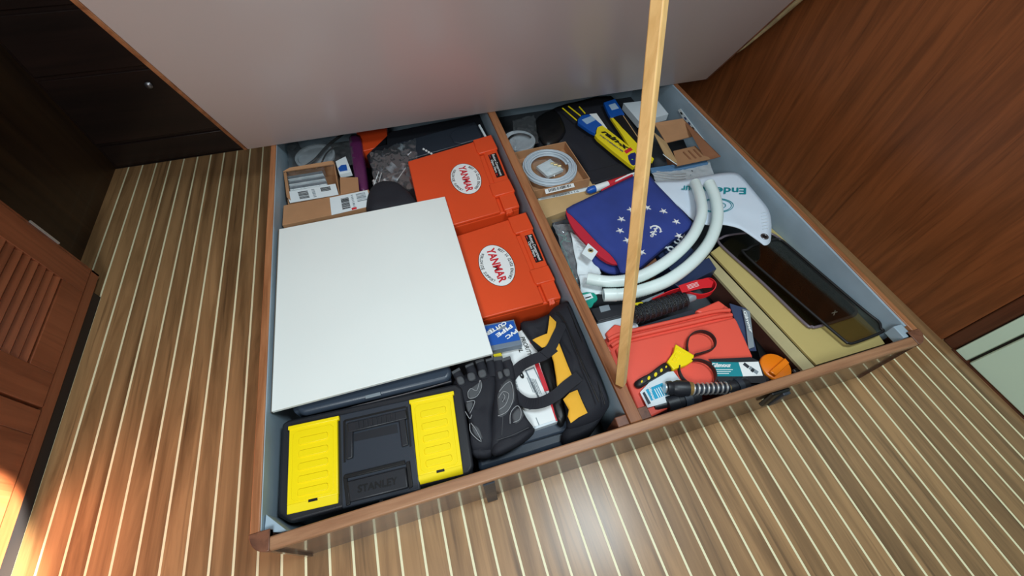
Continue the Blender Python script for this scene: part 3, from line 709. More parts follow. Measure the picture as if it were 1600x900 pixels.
obj('plastic_sleeve', crumple(pts([(446, 270), (506, 262), (512, 290), (450, 300)], .150), 30, 18, .005, 55, 4, .004), clear, b2, smooth=True)
lb2 = [(447, 300), (524, 287), (529, 304), (453, 317)]
obj('label', prism(pts(lb2, .157), .001), paper, b2, label='white address label')
bars(lb2, .1575, .18, .85, .22, .42, 10, jet, b2, True); bars(lb2, .1575, .15, .9, .5, .56, 7, greyp, b2, True, 'print_line'); bars(lb2, .1575, .15, .5, .68, .88, 5, jet, b2, True, 'print_line')
# bag with round clear tub and black cables, far left corner
b3 = thing('plastic_bag', 'clear bag holding a round clear tub and black cable in the far left corner', 'bag', G(490, 240, .06))
c3 = G(492, 243, .120)
obj('tub', lathe(c3-Vector((0, 0, .05)), c3, [(0, .055), (.8, .066), (.85, .070), (1, .070), (1, .062), (.8, .06)], 36), cleard, b3, smooth='auto')
obj('cable', tube(pts([(540, 206), (512, 228), (492, 250), (474, 262)], [.12, .13, .135, .13]), .0055, 10), jet, b3, smooth='auto')
obj('cable', tube(pts([(502, 256), (510, 240), (524, 229), (542, 228)], .138), .003, 8), jet, b3, smooth='auto')
obj('bag_film', crumple(pts([(449, 226), (548, 210), (556, 258), (452, 270)], .138), 40, 24, .007, 38, 1, .008), clear, b3, smooth=True)
# white carton with blue house badge
b4 = thing('label_card', 'small white card with blue badge beside the open cardboard box', 'card', G(537, 262, .13))
obj('card', prism(pts([(524, 252), (540, 244), (549, 268), (530, 272)], .152), .018), paper, b4, bev=.001)
obj('badge', prism(pts([(528, 263), (533, 258), (541, 257), (543, 266), (531, 268)], .1528), .001), blue, b4)
# orange carton and purple film
obj('orange_box', prism(pts([(556, 205), (604, 195), (606, 226), (566, 236)], .125), .08), orange, None, bev=.002, label='orange box partly hidden below the lid at the far edge', cat='box')
obj('purple_pouch', pillow(pts([(545, 215), (562, 212), (568, 240), (574, 296), (560, 299), (552, 265)], .130), .012, .04, amp=.003, nscale=50), purple, None, smooth=True, label='glossy purple plastic pouch beside the orange box', cat='pouch')
# black case at back
b5 = thing('hard_case', 'flat black moulded case at the back behind the farther orange case', 'case', G(670, 240, .04))
obj('body', prism(pts([(572, 242), (610, 205), (748, 178), (764, 217), (640, 262), (590, 285)], .125), .10), black, b5, bev=.005)
obj('lid_panel', prism(pts([(612, 226), (742, 190), (757, 215), (640, 248)], .1275), .004), black2, b5, bev=.002)
obj('handle_plate', rr([(700, 206), (748, 193), (756, 214), (712, 227)], .133, .006, .25), black2, b5, bev=.003)
for k in range(5): obj('print_line', prism(pts([(661+k*4, 231+k*2.3), (664+k*4, 232.5+k*2.3), (663+k*4, 235+k*2.3), (660+k*4, 233.5+k*2.3)], .1286), .0006), white, b5)
obj('white_rod', tube(pts([(749, 196), (760, 216)], .150), .0045, 8, 1), paper, None, label='short white plastic rod end beside the divider at the back', cat='rod')
# bag of hose fittings
b6 = thing('plastic_bag', 'clear bag of small black and grey fittings beside the farther orange case', 'bag', G(620, 265, .12))
rn = random.Random(4)
for k, (u, v, r, m) in enumerate([(627, 231, .011, greyp), (640, 240, .009, steel), (598, 245, .009, black2), (612, 262, .015, greyp), (595, 268, .012, black2), (630, 262, .012, steel), (617, 280, .010, greyp), (640, 275, .010, black2), (603, 283, .008, chrome), (628, 290, .008, black2), (585, 285, .007, chrome), (645, 258, .008, greyp)]):
    c = G(u, v, .135); a = rn.random()*3; d = Vector((math.cos(a), math.sin(a), .5)).normalized()
    obj('fitting', lathe(c-d*r, c+d*r, [(0, r*.45), (0, r), (.3, r), (.32, r*.7), (.7, r*.7), (.72, r*.95), (1, r*.95), (1, r*.4), (.8, r*.4)], 14), m, b6, smooth='auto')
for a, b in (((584, 290), (592, 268)), ((590, 292), (596, 270)), ((620, 282), (634, 262))):
    obj('zip_tie', tube(pts([a, b], .15), .0014, 6, 1), white, b6)
obj('bag_film', crumple(pts([(578, 240), (648, 218), (662, 295), (588, 305)], .150), 34, 30, .008, 45, 7, .008), clear, b6, smooth=True)
obj('black_box', prism(pts([(636, 298), (650, 290), (658, 318), (645, 322)], .14), .05), black, None, bev=.002, label='small black lump between the pouch and the farther orange case', cat='fitting')

# ================================================================== RIGHT BAY
# coil in cardboard box, on a second box
b7 = thing('cardboard_box', 'closed tan cardboard box under the box with the cable coil', 'box', G(880, 315, .06))
obj('carton', prism(pts([(828, 302), (925, 281), (945, 312), (893, 326), (849, 342)], .130), .09), cardl, b7, bev=.001)
qn = [(838, 307), (921, 291), (922, 297), (842, 313)]
obj('label', prism(pts(qn, .1312), .001), paper, b7)
T('970RP1116', (864, 308.5), (905, 299.5), .0075, .132, greyp, b7, bold=.01)
b8 = thing('cardboard_box', 'open cardboard tray with a coil of pale tube, next to the divider', 'box', G(860, 260, .13))
openbox('b', [(804, 238), (883.5, 221), (922, 279), (834, 299)], .172, .035, .003, card, b8)
qc = [(851, 296), (896, 286), (898, 292), (853, 303)]
obj('label', prism(pts(qc, .1735), .0008), white, b8, label='white barcode label'); bars(qc, .174, .12, .92, .1, .75, 16, jet, b8)
c8 = G(858, 264, .160)
sp_ = []
for k in range(5*28+1):
    a = k/28*2*math.pi; rr_ = .064+.0062*(k/28)*.95
    sp_.append(c8+Vector((math.cos(a)*rr_, math.sin(a)*rr_, .006+.004*math.sin(k/28*2.2))))
co = thing('tube_coil', 'flat coil of pale grey tube lying in the open cardboard tray', 'tube', c8)
obj('tube', tube(sp_, .0034, 8, 1), tube_g, co, smooth=True)
obj('tube', tube([p*1.0+Vector((0, 0, .0055)) for p in sp_[28:]], .0034, 8, 1), tube_g, co, smooth=True)
obj('bag_film', crumple([c8+Vector((-.05, .05, .004)), c8+Vector((.05, .05, .004)), c8+Vector((.05, -.05, .004)), c8+Vector((-.05, -.05, .004))], 24, 24, .004, 40, 3, .004), clear, co, smooth=True)
obj('leaflet', prism([c8+Vector((.02, .045, .004)), c8+Vector((-.04, .02, .004)), c8+Vector((-.02, -.04, .004)), c8+Vector((.045, -.02, .004))], .01), paper, co)
for dx, dy in ((.02, .01), (.03, .0), (.012, .02)):
    c = c8+Vector((dx, dy, .006)); obj('brass_fitting', lathe(c, c+Vector((.012, -.004, .002)), [(0, .004), (1, .0035)], 10), brass, co, smooth='auto')
# clear disc bag, far corner by divider
b9 = thing('plastic_tub', 'round clear tub with a dark gasket in the far corner beside the divider', 'tub', G(808, 218, .1))
c9 = G(811, 219, .135)
obj('tub', lathe(c9-Vector((0, 0, .05)), c9, [(0, .05), (.9, .062), (1, .062), (1, .055), (.9, .05)], 36), cleard, b9, smooth='auto')
obj('gasket', tube([c9+Vector((math.cos(a)*.048, math.sin(a)*.048-.02, .006)) for a in [math.radians(x) for x in range(20, 171, 15)]], .004, 8), jet, b9, smooth='auto')
obj('bag_film', crumple(pts([(800, 190), (835, 180), (842, 224), (806, 236)], .148), 24, 24, .006, 40, 2, .004), clear, b9, smooth=True)
# black soft case
b10 = thing('soft_case', 'large flat black soft case under the wiper blade packs', 'case', G(930, 230, .02))
obj('body', pillow(pts([(838, 192), (868, 168), (905, 158), (955, 150), (985, 190), (1012, 235), (1022, 262), (980, 278), (928, 291), (905, 250), (870, 225), (846, 226)], .115), .014, .10, amp=.003, nscale=16, seed=5, flat=.75, smooth=2), cloth_black, b10, smooth=True)
obj('front_flap', prism(pts([(915, 268), (1008, 245), (1018, 262), (926, 287)], .134), .01), cloth_black, b10, bev=.004)
obj('flap', pillow(pts([(835, 190), (866, 172), (884, 205), (862, 226), (848, 222)], .135), .01, .01, amp=.003), jet, b10, smooth=True)
# wiper packs
zp = .160
w1 = thing('wiper_pack', 'yellow and blue wiper blade pack with printed front, left of the stick', 'wiper', G(945, 215, .145), 'wiper blade packs')
obj('yellow_card', prism(smoothpoly(pts([(931.6, 209), (933.5, 199), (942, 196), (949, 201.5), (988.5, 233), (995, 242), (996, 255), (991, 259.6), (983.5, 256.6), (933.5, 216)], zp), 2), .014), yell2, w1, bev=.001)
obj('blue_sleeve', prism(pts([(902.8, 186), (909, 180), (920.5, 178), (942, 195.5), (932, 199), (930.5, 208), (922, 204), (903, 191)], zp+.001), .015), blue, w1, bev=.002)
obj('white_tag', prism(pts([(921, 178), (932, 177), (949, 201), (942, 196)], zp+.002), .003), white, w1)
obj('white_label', prism(pts([(909, 187), (924, 181), (931, 187), (917, 194)], zp+.0022), .001), plain('pale_blue_label', rgb(160, 190, 220), .4), w1)
T('rain-x', (939, 206), (980, 235), .021, zp+.0006, jet, w1, bold=.05, shear=.25)
T('WEATHERBEATER', (936, 211), (973, 238), .0062, zp+.0006, blued, w1, bold=.03)
obj('red_badge', prism(pts([(975, 236), (985, 230), (989, 234), (979, 240)], zp+.0008), .001), red, w1)
obj('blue_end', prism(smoothpoly(pts([(981, 243), (992, 238), (995, 246), (994, 255), (990, 258.5), (985, 255)], zp+.0008), 2), .001), blued, w1)
obj('green_mark', disc(G(988, 249, zp+.0012), .003, .0005, 12), plain('lime', rgb(150, 210, 40), .4), w1)
for a, b in (((879, 169), (901, 188)), ((888, 166), (907, 181)), ((905, 167), (914, 177))):
    obj('yellow_edge', tube(pts([a, b], zp-.002), .0026, 6, 1), yell2, w1)
w2 = thing('wiper_pack', 'second wiper blade pack passing behind the pine stick', 'wiper', G(975, 205, .145), 'wiper blade packs')
obj('blue_sleeve', prism(pts([(943, 160), (961, 154), (976, 178), (972, 180), (955, 184), (950, 176)], zp), .014), blue, w2, bev=.002)
obj('white_label', prism(pts([(951, 164), (961, 161), (967, 169), (956, 172)], zp+.0008), .001), plain('pale_label', rgb(170, 195, 220), .4), w2)
obj('yellow_card', prism(pts([(953.6, 183), (957, 181), (972.6, 200), (988, 214), (1002, 228), (1022, 248), (1020, 252), (1002, 248), (990, 236), (983.6, 229), (972.6, 211)], zp-.002), .01), yell2, w2, bev=.001)
obj('wiper_blade', prism(pts([(958, 183), (972, 178), (1002, 222), (998, 226)], zp), .01), jet, w2, bev=.002, label='black blade')
obj('cream_edge', tube(pts([(974, 181), (999, 218)], zp+.001), .0016, 6, 1), cardl, w2)
# white box, open carton
b11 = thing('white_box', 'plain white carton in the far right corner behind the pine stick', 'box', G(1010, 172, .1))
obj('carton', prism(pts([(974, 161), (1026, 155), (1044.5, 178), (999, 190)], .150), .028), whitebox, b11, bev=.001)
obj('lid_seam', prism(pts([(973.5, 161), (1026.5, 154.5), (1045.2, 178.2), (998.7, 190.6)], .139), .001), greyp, b11)
b12 = thing('cardboard_box', 'torn open brown cardboard box by the right side of the locker', 'box', G(1070, 230, .08))
qz = .165
def sheet(name, px, zs, mat, par, th=.003, **k): return obj(name, prism([G(u, v, zz) for (u, v), zz in zip(px, zs)], th), mat, par, **k)
sheet('wall_flap', [(1022, 192), (1067, 185), (1085, 212), (1041, 223)], [.17, .175, .14, .14], card, b12)
sheet('wall_flap', [(1067, 185), (1126, 244), (1104, 250), (1083, 213)], [.17, .165, .15, .135], cardd, b12)
sheet('wall_flap', [(1020, 205), (1041, 222), (1060, 256), (1040, 244)], [.165, .14, .15, .165], cardl, b12)
sheet('wall_flap', [(1052, 236), (1086, 228), (1110, 248), (1058, 259)], [.135, .135, .155, .155], card, b12)
sheet('wall_flap', [(1040, 244), (1060, 256), (1062, 262), (1044, 258)], [.158, .152, .12, .12], cardd, b12)
for k in range(3):
    a = 1067+k*8
    sheet('slot', [(a, 237-k*2), (a+2, 236.6-k*2), (a+14, 249-k*2), (a+11, 250-k*2)], [.1425, .1425, .151, .151], cardd, b12, .001)
sheet('box_bottom', [(1036, 225), (1068, 218), (1074, 232), (1050, 240)], [.085]*4, jet, b12)  # jet black colour stands in for the shade inside the hole
obj('torn_edge', tube(pts([(1036, 241), (1042, 246), (1053, 254), (1058, 257)], [.167, .166, .158, .157]), .0014, 6), paper, b12)
# printed strip on the right side
sx0 = 1.531
def gx(u, v): return GX(u, v, sx0)
ps = thing('label_strip', 'long narrow white printed strip standing along the grey right side', 'strip', gx(1088, 205))
P = [gx(1059, 172), gx(1063, 170), gx(1084, 198), gx(1111, 233), gx(1107, 237), (gx(1078, 203))]
obj('strip', (P+[p+Vector((.002, 0, 0)) for p in P], [(0, 1, 2, 3, 4, 5), (11, 10, 9, 8, 7, 6)]+[(i, i+6, (i+1) % 6+6, (i+1) % 6) for i in range(6)]), paper, ps)
for k in range(8):
    a = k/8+.05; b = a+.06
    q0 = Vector((1061+49*a, 172+63*a)); q1 = Vector((1061+49*b, 172+63*b))
    Q = [gx(q0.x-.8, q0.y+.6), gx(q0.x+1, q0.y-.6), gx(q1.x+1, q1.y-.6), gx(q1.x-.8, q1.y+.6)]
    obj('print_mark', ([p-Vector((.001, 0, 0)) for p in Q], [(0, 1, 2, 3)]), blued if k % 3 else jet, ps)
# clear tray
b13 = thing('clear_tray', 'shallow clear plastic tray with a black disc below the torn cardboard box', 'tray', G(1065, 275, .08))
obj('disc', disc(G(1081, 274, .125), .032, .014), jet, b13, bev=.004)
obj('disc_label', prism(pts([(1078, 273), (1091, 270), (1092, 271.5), (1079, 274.5)], .1265), .001), greyp, b13)
obj('rim', prism(pts([(1016, 262), (1104, 249), (1107, 255), (1060, 264), (1018, 268)], .135), .01), plain('blue_clear_rim', rgb(90, 130, 170), .25), b13, bev=.002)
obj('tray_body', crumple(pts([(1016, 264), (1108, 252), (1118, 284), (1026, 292)], .126), 34, 16, .004, 30, 6, .0), cleard, b13, smooth=True)
for y in (270, 274, 278): obj('tray_rib', tube(pts([(1022, y-3), (1040, y), (1058, y+2), (1072, y+1)], .133), .0012, 6), chrome, b13)
# tube end behind flag
tb2 = thing('tube', 'white and blue tube end between the cardboard box and the folded flag', 'tube', G(925, 294, .14))
A, B = G(917, 299, .145), G(1000, 272, .145)
obj('tube', lathe(A+(B-A)*.12, B, [(0, .0125), (1, .0125)], 18), white, tb2, smooth='auto')
obj('cap', lathe(A, A+(B-A)*.14, [(0, .006), (.3, .0125), (1, .0128)], 18), blue, tb2, smooth='auto')
obj('red_print', lathe(A+(B-A)*.38, A+(B-A)*.75, [(0, .0128), (1, .0128)], 18), red, tb2, smooth='auto')

# white canvas cover with lettering
cv = thing('canvas_cover', 'white canvas cover flap with teal lettering and a brass grommet', 'cover', G(1120, 310, .14))
cz = .172
CPX = [(1012, 286), (1026.5, 283), (1061, 282), (1090, 277), (1122, 271), (1148, 269.5), (1160, 277), (1172, 291), (1186, 308), (1200, 326), (1205, 345), (1205, 366), (1203, 379), (1195, 383), (1186, 377), (1163, 361), (1150, 355), (1130, 351), (1112, 352), (1085, 345), (1060, 322), (1030, 303)]
Pc = [G(u, v, cz-.00003*max(0, v-320)) for u, v in CPX]
obj('cloth', pillow(Pc, .0025, .002, rings=8, amp=.0022, nscale=18, seed=3, flat=.9, smooth=3), capw, cv, smooth=True)
cu = Vector((0, 0, 1))
def lz(p, q, s, cap, **k): return lettering(s, G(*p, cz+.0045), G(*q, cz+.0045), cap, teal, cv, shear=.28, bold=.022, **k)
lz((1166, 294), (1117, 293), 'Ende', .030)
lz((1117, 293), (1078, 291), 'avo', .030)
lz((1078, 291), (1063, 290), 'ur', .030)
for rxx, off in ((26, 0), (23, 0), (11, 3)):
    obj('swirl', tube([G(1120+off+rxx*math.cos(a), 321+rxx*.42*math.sin(a), cz+.0048) for a in [math.radians(t) for t in range(-150, 151, 15)]], .0011, 6), teal, cv)
gc = G(1195, 369, cz+.003)
obj('grommet', join(ring(gc, .0095, .005, .003, 24)), steel, cv, bev=.001); obj('grommet_hole', disc(gc-Vector((0, 0, .001)), .007, .001), jet, cv)
for k in range(6):
    obj('stitch', tube([G(1189+k*.5, 333+k*5, cz+.0045), G(1199+k*.4, 331+k*5, cz+.0045)], .0007, 4, 1), paper, cv)
# folded ensign
fg = thing('folded_flag', 'folded navy ensign with white stars and an anchor in the middle of the right bay', 'flag', G(985, 350, .12))
FP = [(885, 326), (910, 313), (937, 300), (965, 287), (990.6, 275), (1012, 272), (1023, 284), (1040, 302), (1058, 321), (1081.6, 347), (1079, 356), (1053.6, 372.6), (1030, 392), (1011.6, 407.6), (997.6, 419), (981, 425), (969.6, 425), (964, 410), (952, 395), (935, 380), (909, 352), (893, 336)]
fz = .190
for i in range(3):
    i2 = 2-i
    obj('red_layer', prism(smoothpoly(pts([(885+i, 327+i*2), (886+i, 338+i*3), (896+i, 358+i*3), (917+i, 382+i*2), (938, 401+i*2), (957, 412+i), (969, 408), (930, 365), (900, 330)], fz-.001-.006*i), 2), .003), redcloth, fg, bev=.0012, label='red folded edge')
obj('navy_layer', pillow(pts(FP, fz-.020), .004, .03, rings=5, amp=.002, nscale=25, flat=.9, seed=2, smooth=2), navy, fg, smooth=True)
obj('navy_field', pillow(pts(FP, fz+.002), .0035, .004, rings=10, amp=.0045, nscale=14, seed=11, flat=.93, smooth=2), navy, fg, smooth=True)
obj('lower_fold', pillow(pts([(924, 404), (940, 393), (967, 420), (966, 428), (945, 424)], .165), .005, .006, amp=.002), navy, fg, smooth=True)
def star(u, v, r=.0125, ang=.3):
    c = G(u, v, fz+.0088); P = []
    for i in range(10):
        a = ang+math.pi*2*i/10; q = r if i % 2 == 0 else r*.30; P.append(c+Vector((math.cos(a)*q, math.sin(a)*q, 0)))
    return prism(P, .0035)
for i, (u, v) in enumerate([(986, 327), (1011.6, 324), (1037, 329.5), (1057, 346), (1061, 368), (1003, 393.6), (980, 375), (969, 360), (971, 342)]):
    obj('star', star(u, v, .0125, .35+i*.02), star_m, fg)
ac = G(1023, 361, fz+.0088)
def al(x, y): # local anchor frame: y along the shank up-right
    e = (G(1031, 348, fz+.0088)-ac).normalized(); s = Vector((e.y, -e.x, 0)); return ac+e*y+s*x
obj('anchor', join(tube([al(0, -.020), al(0, .020)], .0022, 6, 1), tube([al(-.010, -.012), al(.010, -.012)], .0018, 6, 1), tube([al(-.016, .008), al(-.010, .018), al(0, .022), al(.010, .018), al(.016, .008)], .0024, 6, 3),
     tube([al(math.cos(a)*.004, -.023+math.sin(a)*.004) for a in [i*math.pi/4 for i in range(8)]], .0013, 6, 1, closed=True), prism([al(-.020, .012), al(-.012, .006), al(-.015, .002)], .003), prism([al(.020, .012), al(.012, .006), al(.015, .002)], .003),
     tube([al(.004, -.018), al(-.007, -.008), al(.006, 0), al(-.006, .008), al(.004, .014)], .0011, 6, 4)), star_m, fg)
obj('header_tab', prism(pts([(919, 380), (934, 393), (924.5, 407), (909, 396)], .193), .003), paper, fg)
gc = G(923, 391, .1945); obj('grommet', ring(gc, .0062, .004, .002, 20), brass, fg, bev=.0006); obj('grommet_hole', disc(gc-Vector((0, 0, .0008)), .0045, .001), jet, fg)
obj('striped_edge', tube(pts([(940, 298), (965, 285), (988, 274)], fz-.006), 0, flat=(.006, .006), sm=2), redcloth, fg)
obj('striped_edge', tube(pts([(962, 284), (985, 273), (1003, 269)], fz-.008), 0, flat=(.006, .006), sm=2), white, fg)

# white corrugated hoses
def hose(px, zs, r, label):
    P = smoothpoly([G(u, v, zz) for (u, v), zz in zip(px, zs)], 22, False)
    V, Fc = tube(P, r, 16, 1, rfun=None); n = len(P)
    V2 = []
    for k in range(n):
        c = P[k]; t = k/(n-1); f = (1+.05*(k % 2)) if .0 < t < .93 else 1.08
        for i in range(16): V2.append(c+(V[k*16+i]-c)*f)
    o = thing('white_hose', label, 'hose', min(P, key=lambda p: p.z), 'white corrugated hoses')
    obj('hose_wall', (V2, [f for f in Fc if len(f) == 4]), hosew, o, smooth=True, solid=.0015)
    obj('hose_bore', join(lathe(P[0]+(P[1]-P[0])*.4, P[0]+(P[1]-P[0])*1.2, [(0, r*.9), (1, r*.9)], 16), lathe(P[-1]+(P[-2]-P[-1])*.6, P[-1]+(P[-2]-P[-1])*1.5, [(0, r*.9), (1, r*.9)], 16)), tube_g, o)
    return o
hose([(1086, 286), (1093, 305), (1096.6, 328), (1092, 349), (1079, 373), (1055, 398), (1024, 420), (990.6, 435), (953, 440), (918, 435)], [.194, .207, .214, .215, .216, .213, .208, .20, .193, .185], .0156, 'white hose, the inner one curving round the folded flag')
hose([(1108, 287), (1117, 307), (1121, 331), (1118, 355), (1106, 382), (1083, 409), (1052, 433), (1023, 447), (980, 459), (943, 461)], [.195, .197, .198, .197, .197, .197, .193, .187, .180, .175], .0166, 'white hose, the outer one lying against its twin')

# instruction sheet, teal clip, bags beside the divider
b14 = thing('instruction_sheet', 'crumpled white instruction sheet between divider and folded flag', 'paper', G(915, 410, .14))
obj('sheet', crumple(pts([(891, 362), (914, 374), (940, 428), (906, 445)], .158), 18, 24, .004, 28, 2), paper, b14, smooth=True, solid=.0005)
obj('sheet', crumple(pts([(905, 430), (940, 428), (940, 460), (908, 462)], .156), 12, 12, .003, 28, 4), paper, b14, smooth=True, solid=.0005)
for k in range(6): obj('print_line', tube(pts([(896+k*2.0, 370+k*5), (912+k*2.6, 377+k*5.5)], .1645), .0004, 4, 1), greyp, b14)
tc_ = thing('teal_clip', 'small teal plastic clip package at the lower end of the hoses', 'clip', G(920, 467, .14))
obj('body', prism(smoothpoly(pts([(907, 458), (928, 457), (934, 467), (928, 473), (925, 479), (918, 480), (914, 474)], .165), 2), .008), teald, tc_, bev=.002)
obj('label', prism(pts([(910, 461), (923, 458), (927, 465), (914, 470)], .1658), .001), paper, tc_)
obj('print_line', prism(pts([(914, 465), (923, 462.5), (924, 464), (915, 466.5)], .1664), .0004), jet, tc_)
b15 = thing('plastic_bag', 'clear bag with teal cord pressed against the right of the divider', 'bag', G(885, 400, .1))
obj('cord', tube(pts([(872, 366), (885, 372), (876, 380), (884, 395), (888, 410), (896, 430), (902, 443)], .140), .0022, 6), teald, b15)
obj('cord', tube(pts([(888, 362), (880, 374), (892, 378)], .145), .0016, 6), teald, b15)
obj('filling', prism(pts([(868, 357), (893, 362), (905, 440), (900, 450)], .12), .06), slate, b15, bev=.003)
obj('bag_film', crumple(pts([(864, 353), (896, 352), (910, 440), (902, 455)], .146), 16, 34, .007, 40, 5, .004), clear2, b15, smooth=True)
b15b = thing('plastic_bag', 'small clear bag of hardware just behind the folded flag by the divider', 'bag', G(875, 350, .11))
obj('filling', prism(pts([(862, 348), (900, 338), (912, 352), (880, 362)], .11), .04), slate, b15b, bev=.003)
obj('bag_film', crumple(pts([(860, 346), (905, 336), (914, 358), (876, 364)], .13), 20, 14, .007, 50, 9, .0), clear, b15b, smooth=True)
# dark boxes in the middle
def cart(name, px, z, th, mat, label, cat='box', bev=.002, group=None): return slab(name, px, z, th, mat, None, bev, label=label, cat=cat, group=group)
cart('blue_box', [(1026, 396), (1064, 372), (1092, 398), (1050, 424)], .125, .08, navybox, 'dark slate-blue box under the inner curve of the white hoses')
cart('brown_box', [(996, 410), (1022, 398), (1032, 418), (1005, 432)], .13, .07, cardd, 'narrow brown carton edge between the flag and the inner hose')
cart('navy_box', [(1040, 432), (1108, 402), (1120, 420), (1062, 450)], .135, .07, navybox, 'navy blue box poking out below the outer white hose')
for k, (u, v, a) in enumerate([(1066, 362, .3), (1069, 372, 1.2), (1058, 377, 2.0), (1063, 386, .8), (1048, 389, 2.6), (1078, 358, 1.7)]):
    c = G(u, v, .150); d = Vector((math.cos(a), math.sin(a), .2)).normalized()
    obj('ring_fitting', join(tube([c+Vector((math.cos(t)*.009, math.sin(t)*.009, 0)) for t in [i*math.pi/5 for i in range(10)]], .0028, 8, 1, closed=True), lathe(c+d*.008, c+d*.024, [(0, .003), (.6, .0035), (.6, .006), (1, .006)], 10)), chrome if k % 2 else paper, None, smooth='auto', label=('small white ring fitting touching the right corner of the folded flag', 'small chrome ring fitting second from the top of the heap by the flag', 'small white ring fitting in the middle of the heap by the flag', 'small chrome ring fitting low in the heap against the inner hose', 'small white ring fitting lowest and leftmost in the heap by the flag', 'small chrome ring fitting topmost in the heap by the inner hose')[k], cat='fitting', group='ring fittings by the flag')
# red webbing loop
rs = thing('red_strap', 'red webbing loop with white print beside the outer white hose', 'strap', G(1085, 452, .15))
rp = [(1018, 470), (1045, 458), (1068, 451), (1088, 443), (1106, 438), (1116, 446), (1112, 457), (1096, 463), (1080, 461), (1066, 455)]
obj('webbing', tube(pts(rp, [.160, .165, .17, .172, .172, .170, .165, .163, .163, .163]), 0, flat=(.0022, .022), sm=5), redstrap, rs)
obj('webbing_top', prism(pts([(1060, 446), (1085, 438), (1106, 434), (1115, 440), (1112, 449), (1098, 450), (1066, 457)], .183), .002), redstrap, rs, bev=.0008)
for k in range(4): obj('print_line', prism(pts([(1073+k*.8, 446+k*1.8), (1090+k*.8, 440.5+k*1.8), (1090+k*.8, 441+k*1.8), (1073+k*.8, 446.6+k*1.8)], .1836), .0004), white, rs)
# black mesh sleeve
ms = thing('mesh_roll', 'roll of black braided mesh sleeve behind the salmon case', 'sleeve', G(1030, 487, .12))
A, B = G(986, 494, .155), G(1072, 467, .155)
mm = plain('black_mesh', rgb(26, 27, 29), .4)
t_ = mm.node_tree; p_ = t_.nodes['Principled BSDF']; ck_ = t_.nodes.new('ShaderNodeTexVoronoi'); ck_.inputs['Scale'].default_value = 330
tc2 = t_.nodes.new('ShaderNodeTexCoord'); t_.links.new(tc2.outputs['Object'], ck_.inputs['Vector']); bb = t_.nodes.new('ShaderNodeBump'); bb.inputs['Distance'].default_value = .002
t_.links.new(ck_.outputs['Distance'], bb.inputs['Height']); t_.links.new(bb.outputs[0], p_.inputs['Normal'])
obj('mesh_sleeve', lathe(A, B, [(0, .008), (.03, .021), (.3, .024), (.7, .024), (.97, .021), (1, .01)], 28), mm, ms, smooth='auto')
def helix(A, B, r, turns, sgn, n=24):
    ax = B-A; t = ax.normalized(); s = t.cross(Vector((0, 0, 1))).normalized(); u = s.cross(t)
    return [A+ax*(k/(turns*n))+(s*math.cos(sgn*2*math.pi*k/n)+u*math.sin(sgn*2*math.pi*k/n))*r for k in range(turns*n+1)]
obj('braid', join(*[tube(helix(A+(B-A)*.06, A+(B-A)*.94, .0244, 9, sg), .0010, 4, 1) for sg in (1, -1)]), steel if False else black2, ms)
obj('end_cap', lathe(B, B+(B-A)*.14, [(0, .008), (.2, .013), (1, .012)], 16), greyp, ms, smooth='auto')
cart('flat_black_box', [(990, 512), (1084, 482), (1090, 498), (1000, 525)], .130, .05, black2, 'flat charcoal box between the mesh roll and the salmon case')
cart('long_black_case', [(922, 482), (1010, 466), (1014, 482), (934, 502)], .145, .06, black, 'long black case lying below the lower ends of the hoses', 'case')
cart('grey_plate', [(936, 479), (951, 476), (954, 484), (939, 488)], .1468, .002, greyp, 'small grey plate on the long black case', 'plate', 0)
cart('pale_box', [(928, 505), (988, 490), (1003, 520), (942, 530)], .130, .06, whitebox, 'pale grey carton between divider and salmon case')
cart('yellow_tag', [(989, 474), (1006, 471), (1008, 477), (991, 480)], .155, .002, yell2, 'small yellow tag just right of the pine stick', 'tag', 0)
cart('clear_wedge', [(1002, 470), (1038, 455), (1034, 468), (1010, 474)], .160, .004, greyp, 'grey translucent wedge between hose and mesh roll', 'part', .001)

# salmon dry case
sc = thing('salmon_case', 'large salmon-red hard case filling the near end of the right bay', 'case', G(1070, 580, .02))
sz = .140
body = [(944, 525), (960, 508), (1005, 512), (1084, 492), (1092, 481), (1125, 470), (1140, 480), (1150, 502), (1183, 570), (1170, 590), (1020, 640), (985, 640), (962, 590)]
obj('body', prism(pts(body, sz-.008), .118), salmon, sc, bev=.008, seg=3)
obj('lid', prism(pts([(962, 545), (972, 537), (1148, 496), (1152, 502), (1176, 556), (1174, 574), (1100, 610), (1040, 640), (1010, 655), (1000, 650), (985, 610)], sz+.002), .012), salmon, sc, bev=.004, seg=3)
obj('seal_ridge', tube(pts([(950, 531), (975, 520), (1060, 500), (1115, 487), (1140, 485)], sz-.001), .0055, 10, 4), salmon, sc, smooth='auto')
obj('seal_ridge', tube(pts([(955, 541), (978, 529), (1062, 509), (1118, 496), (1143, 492)], sz-.002), .0055, 10, 4), salmon, sc, smooth='auto')
obj('handle_post', prism(pts([(1087, 485), (1123, 469), (1135, 478), (1122, 486), (1102, 492)], sz+.002), .03), salmon, sc, bev=.004)
obj('handle_post', prism(pts([(946, 520), (960, 506), (984, 511), (985, 520), (952, 530)], sz+.001), .03), salmon, sc, bev=.004)
obj('hinge_pin', lathe(G(948, 544, sz-.004), G(952, 551, sz-.004), [(0, .005), (1, .005)], 12), plain('pink_plastic', rgb(240, 140, 130), .4), sc, smooth='auto')
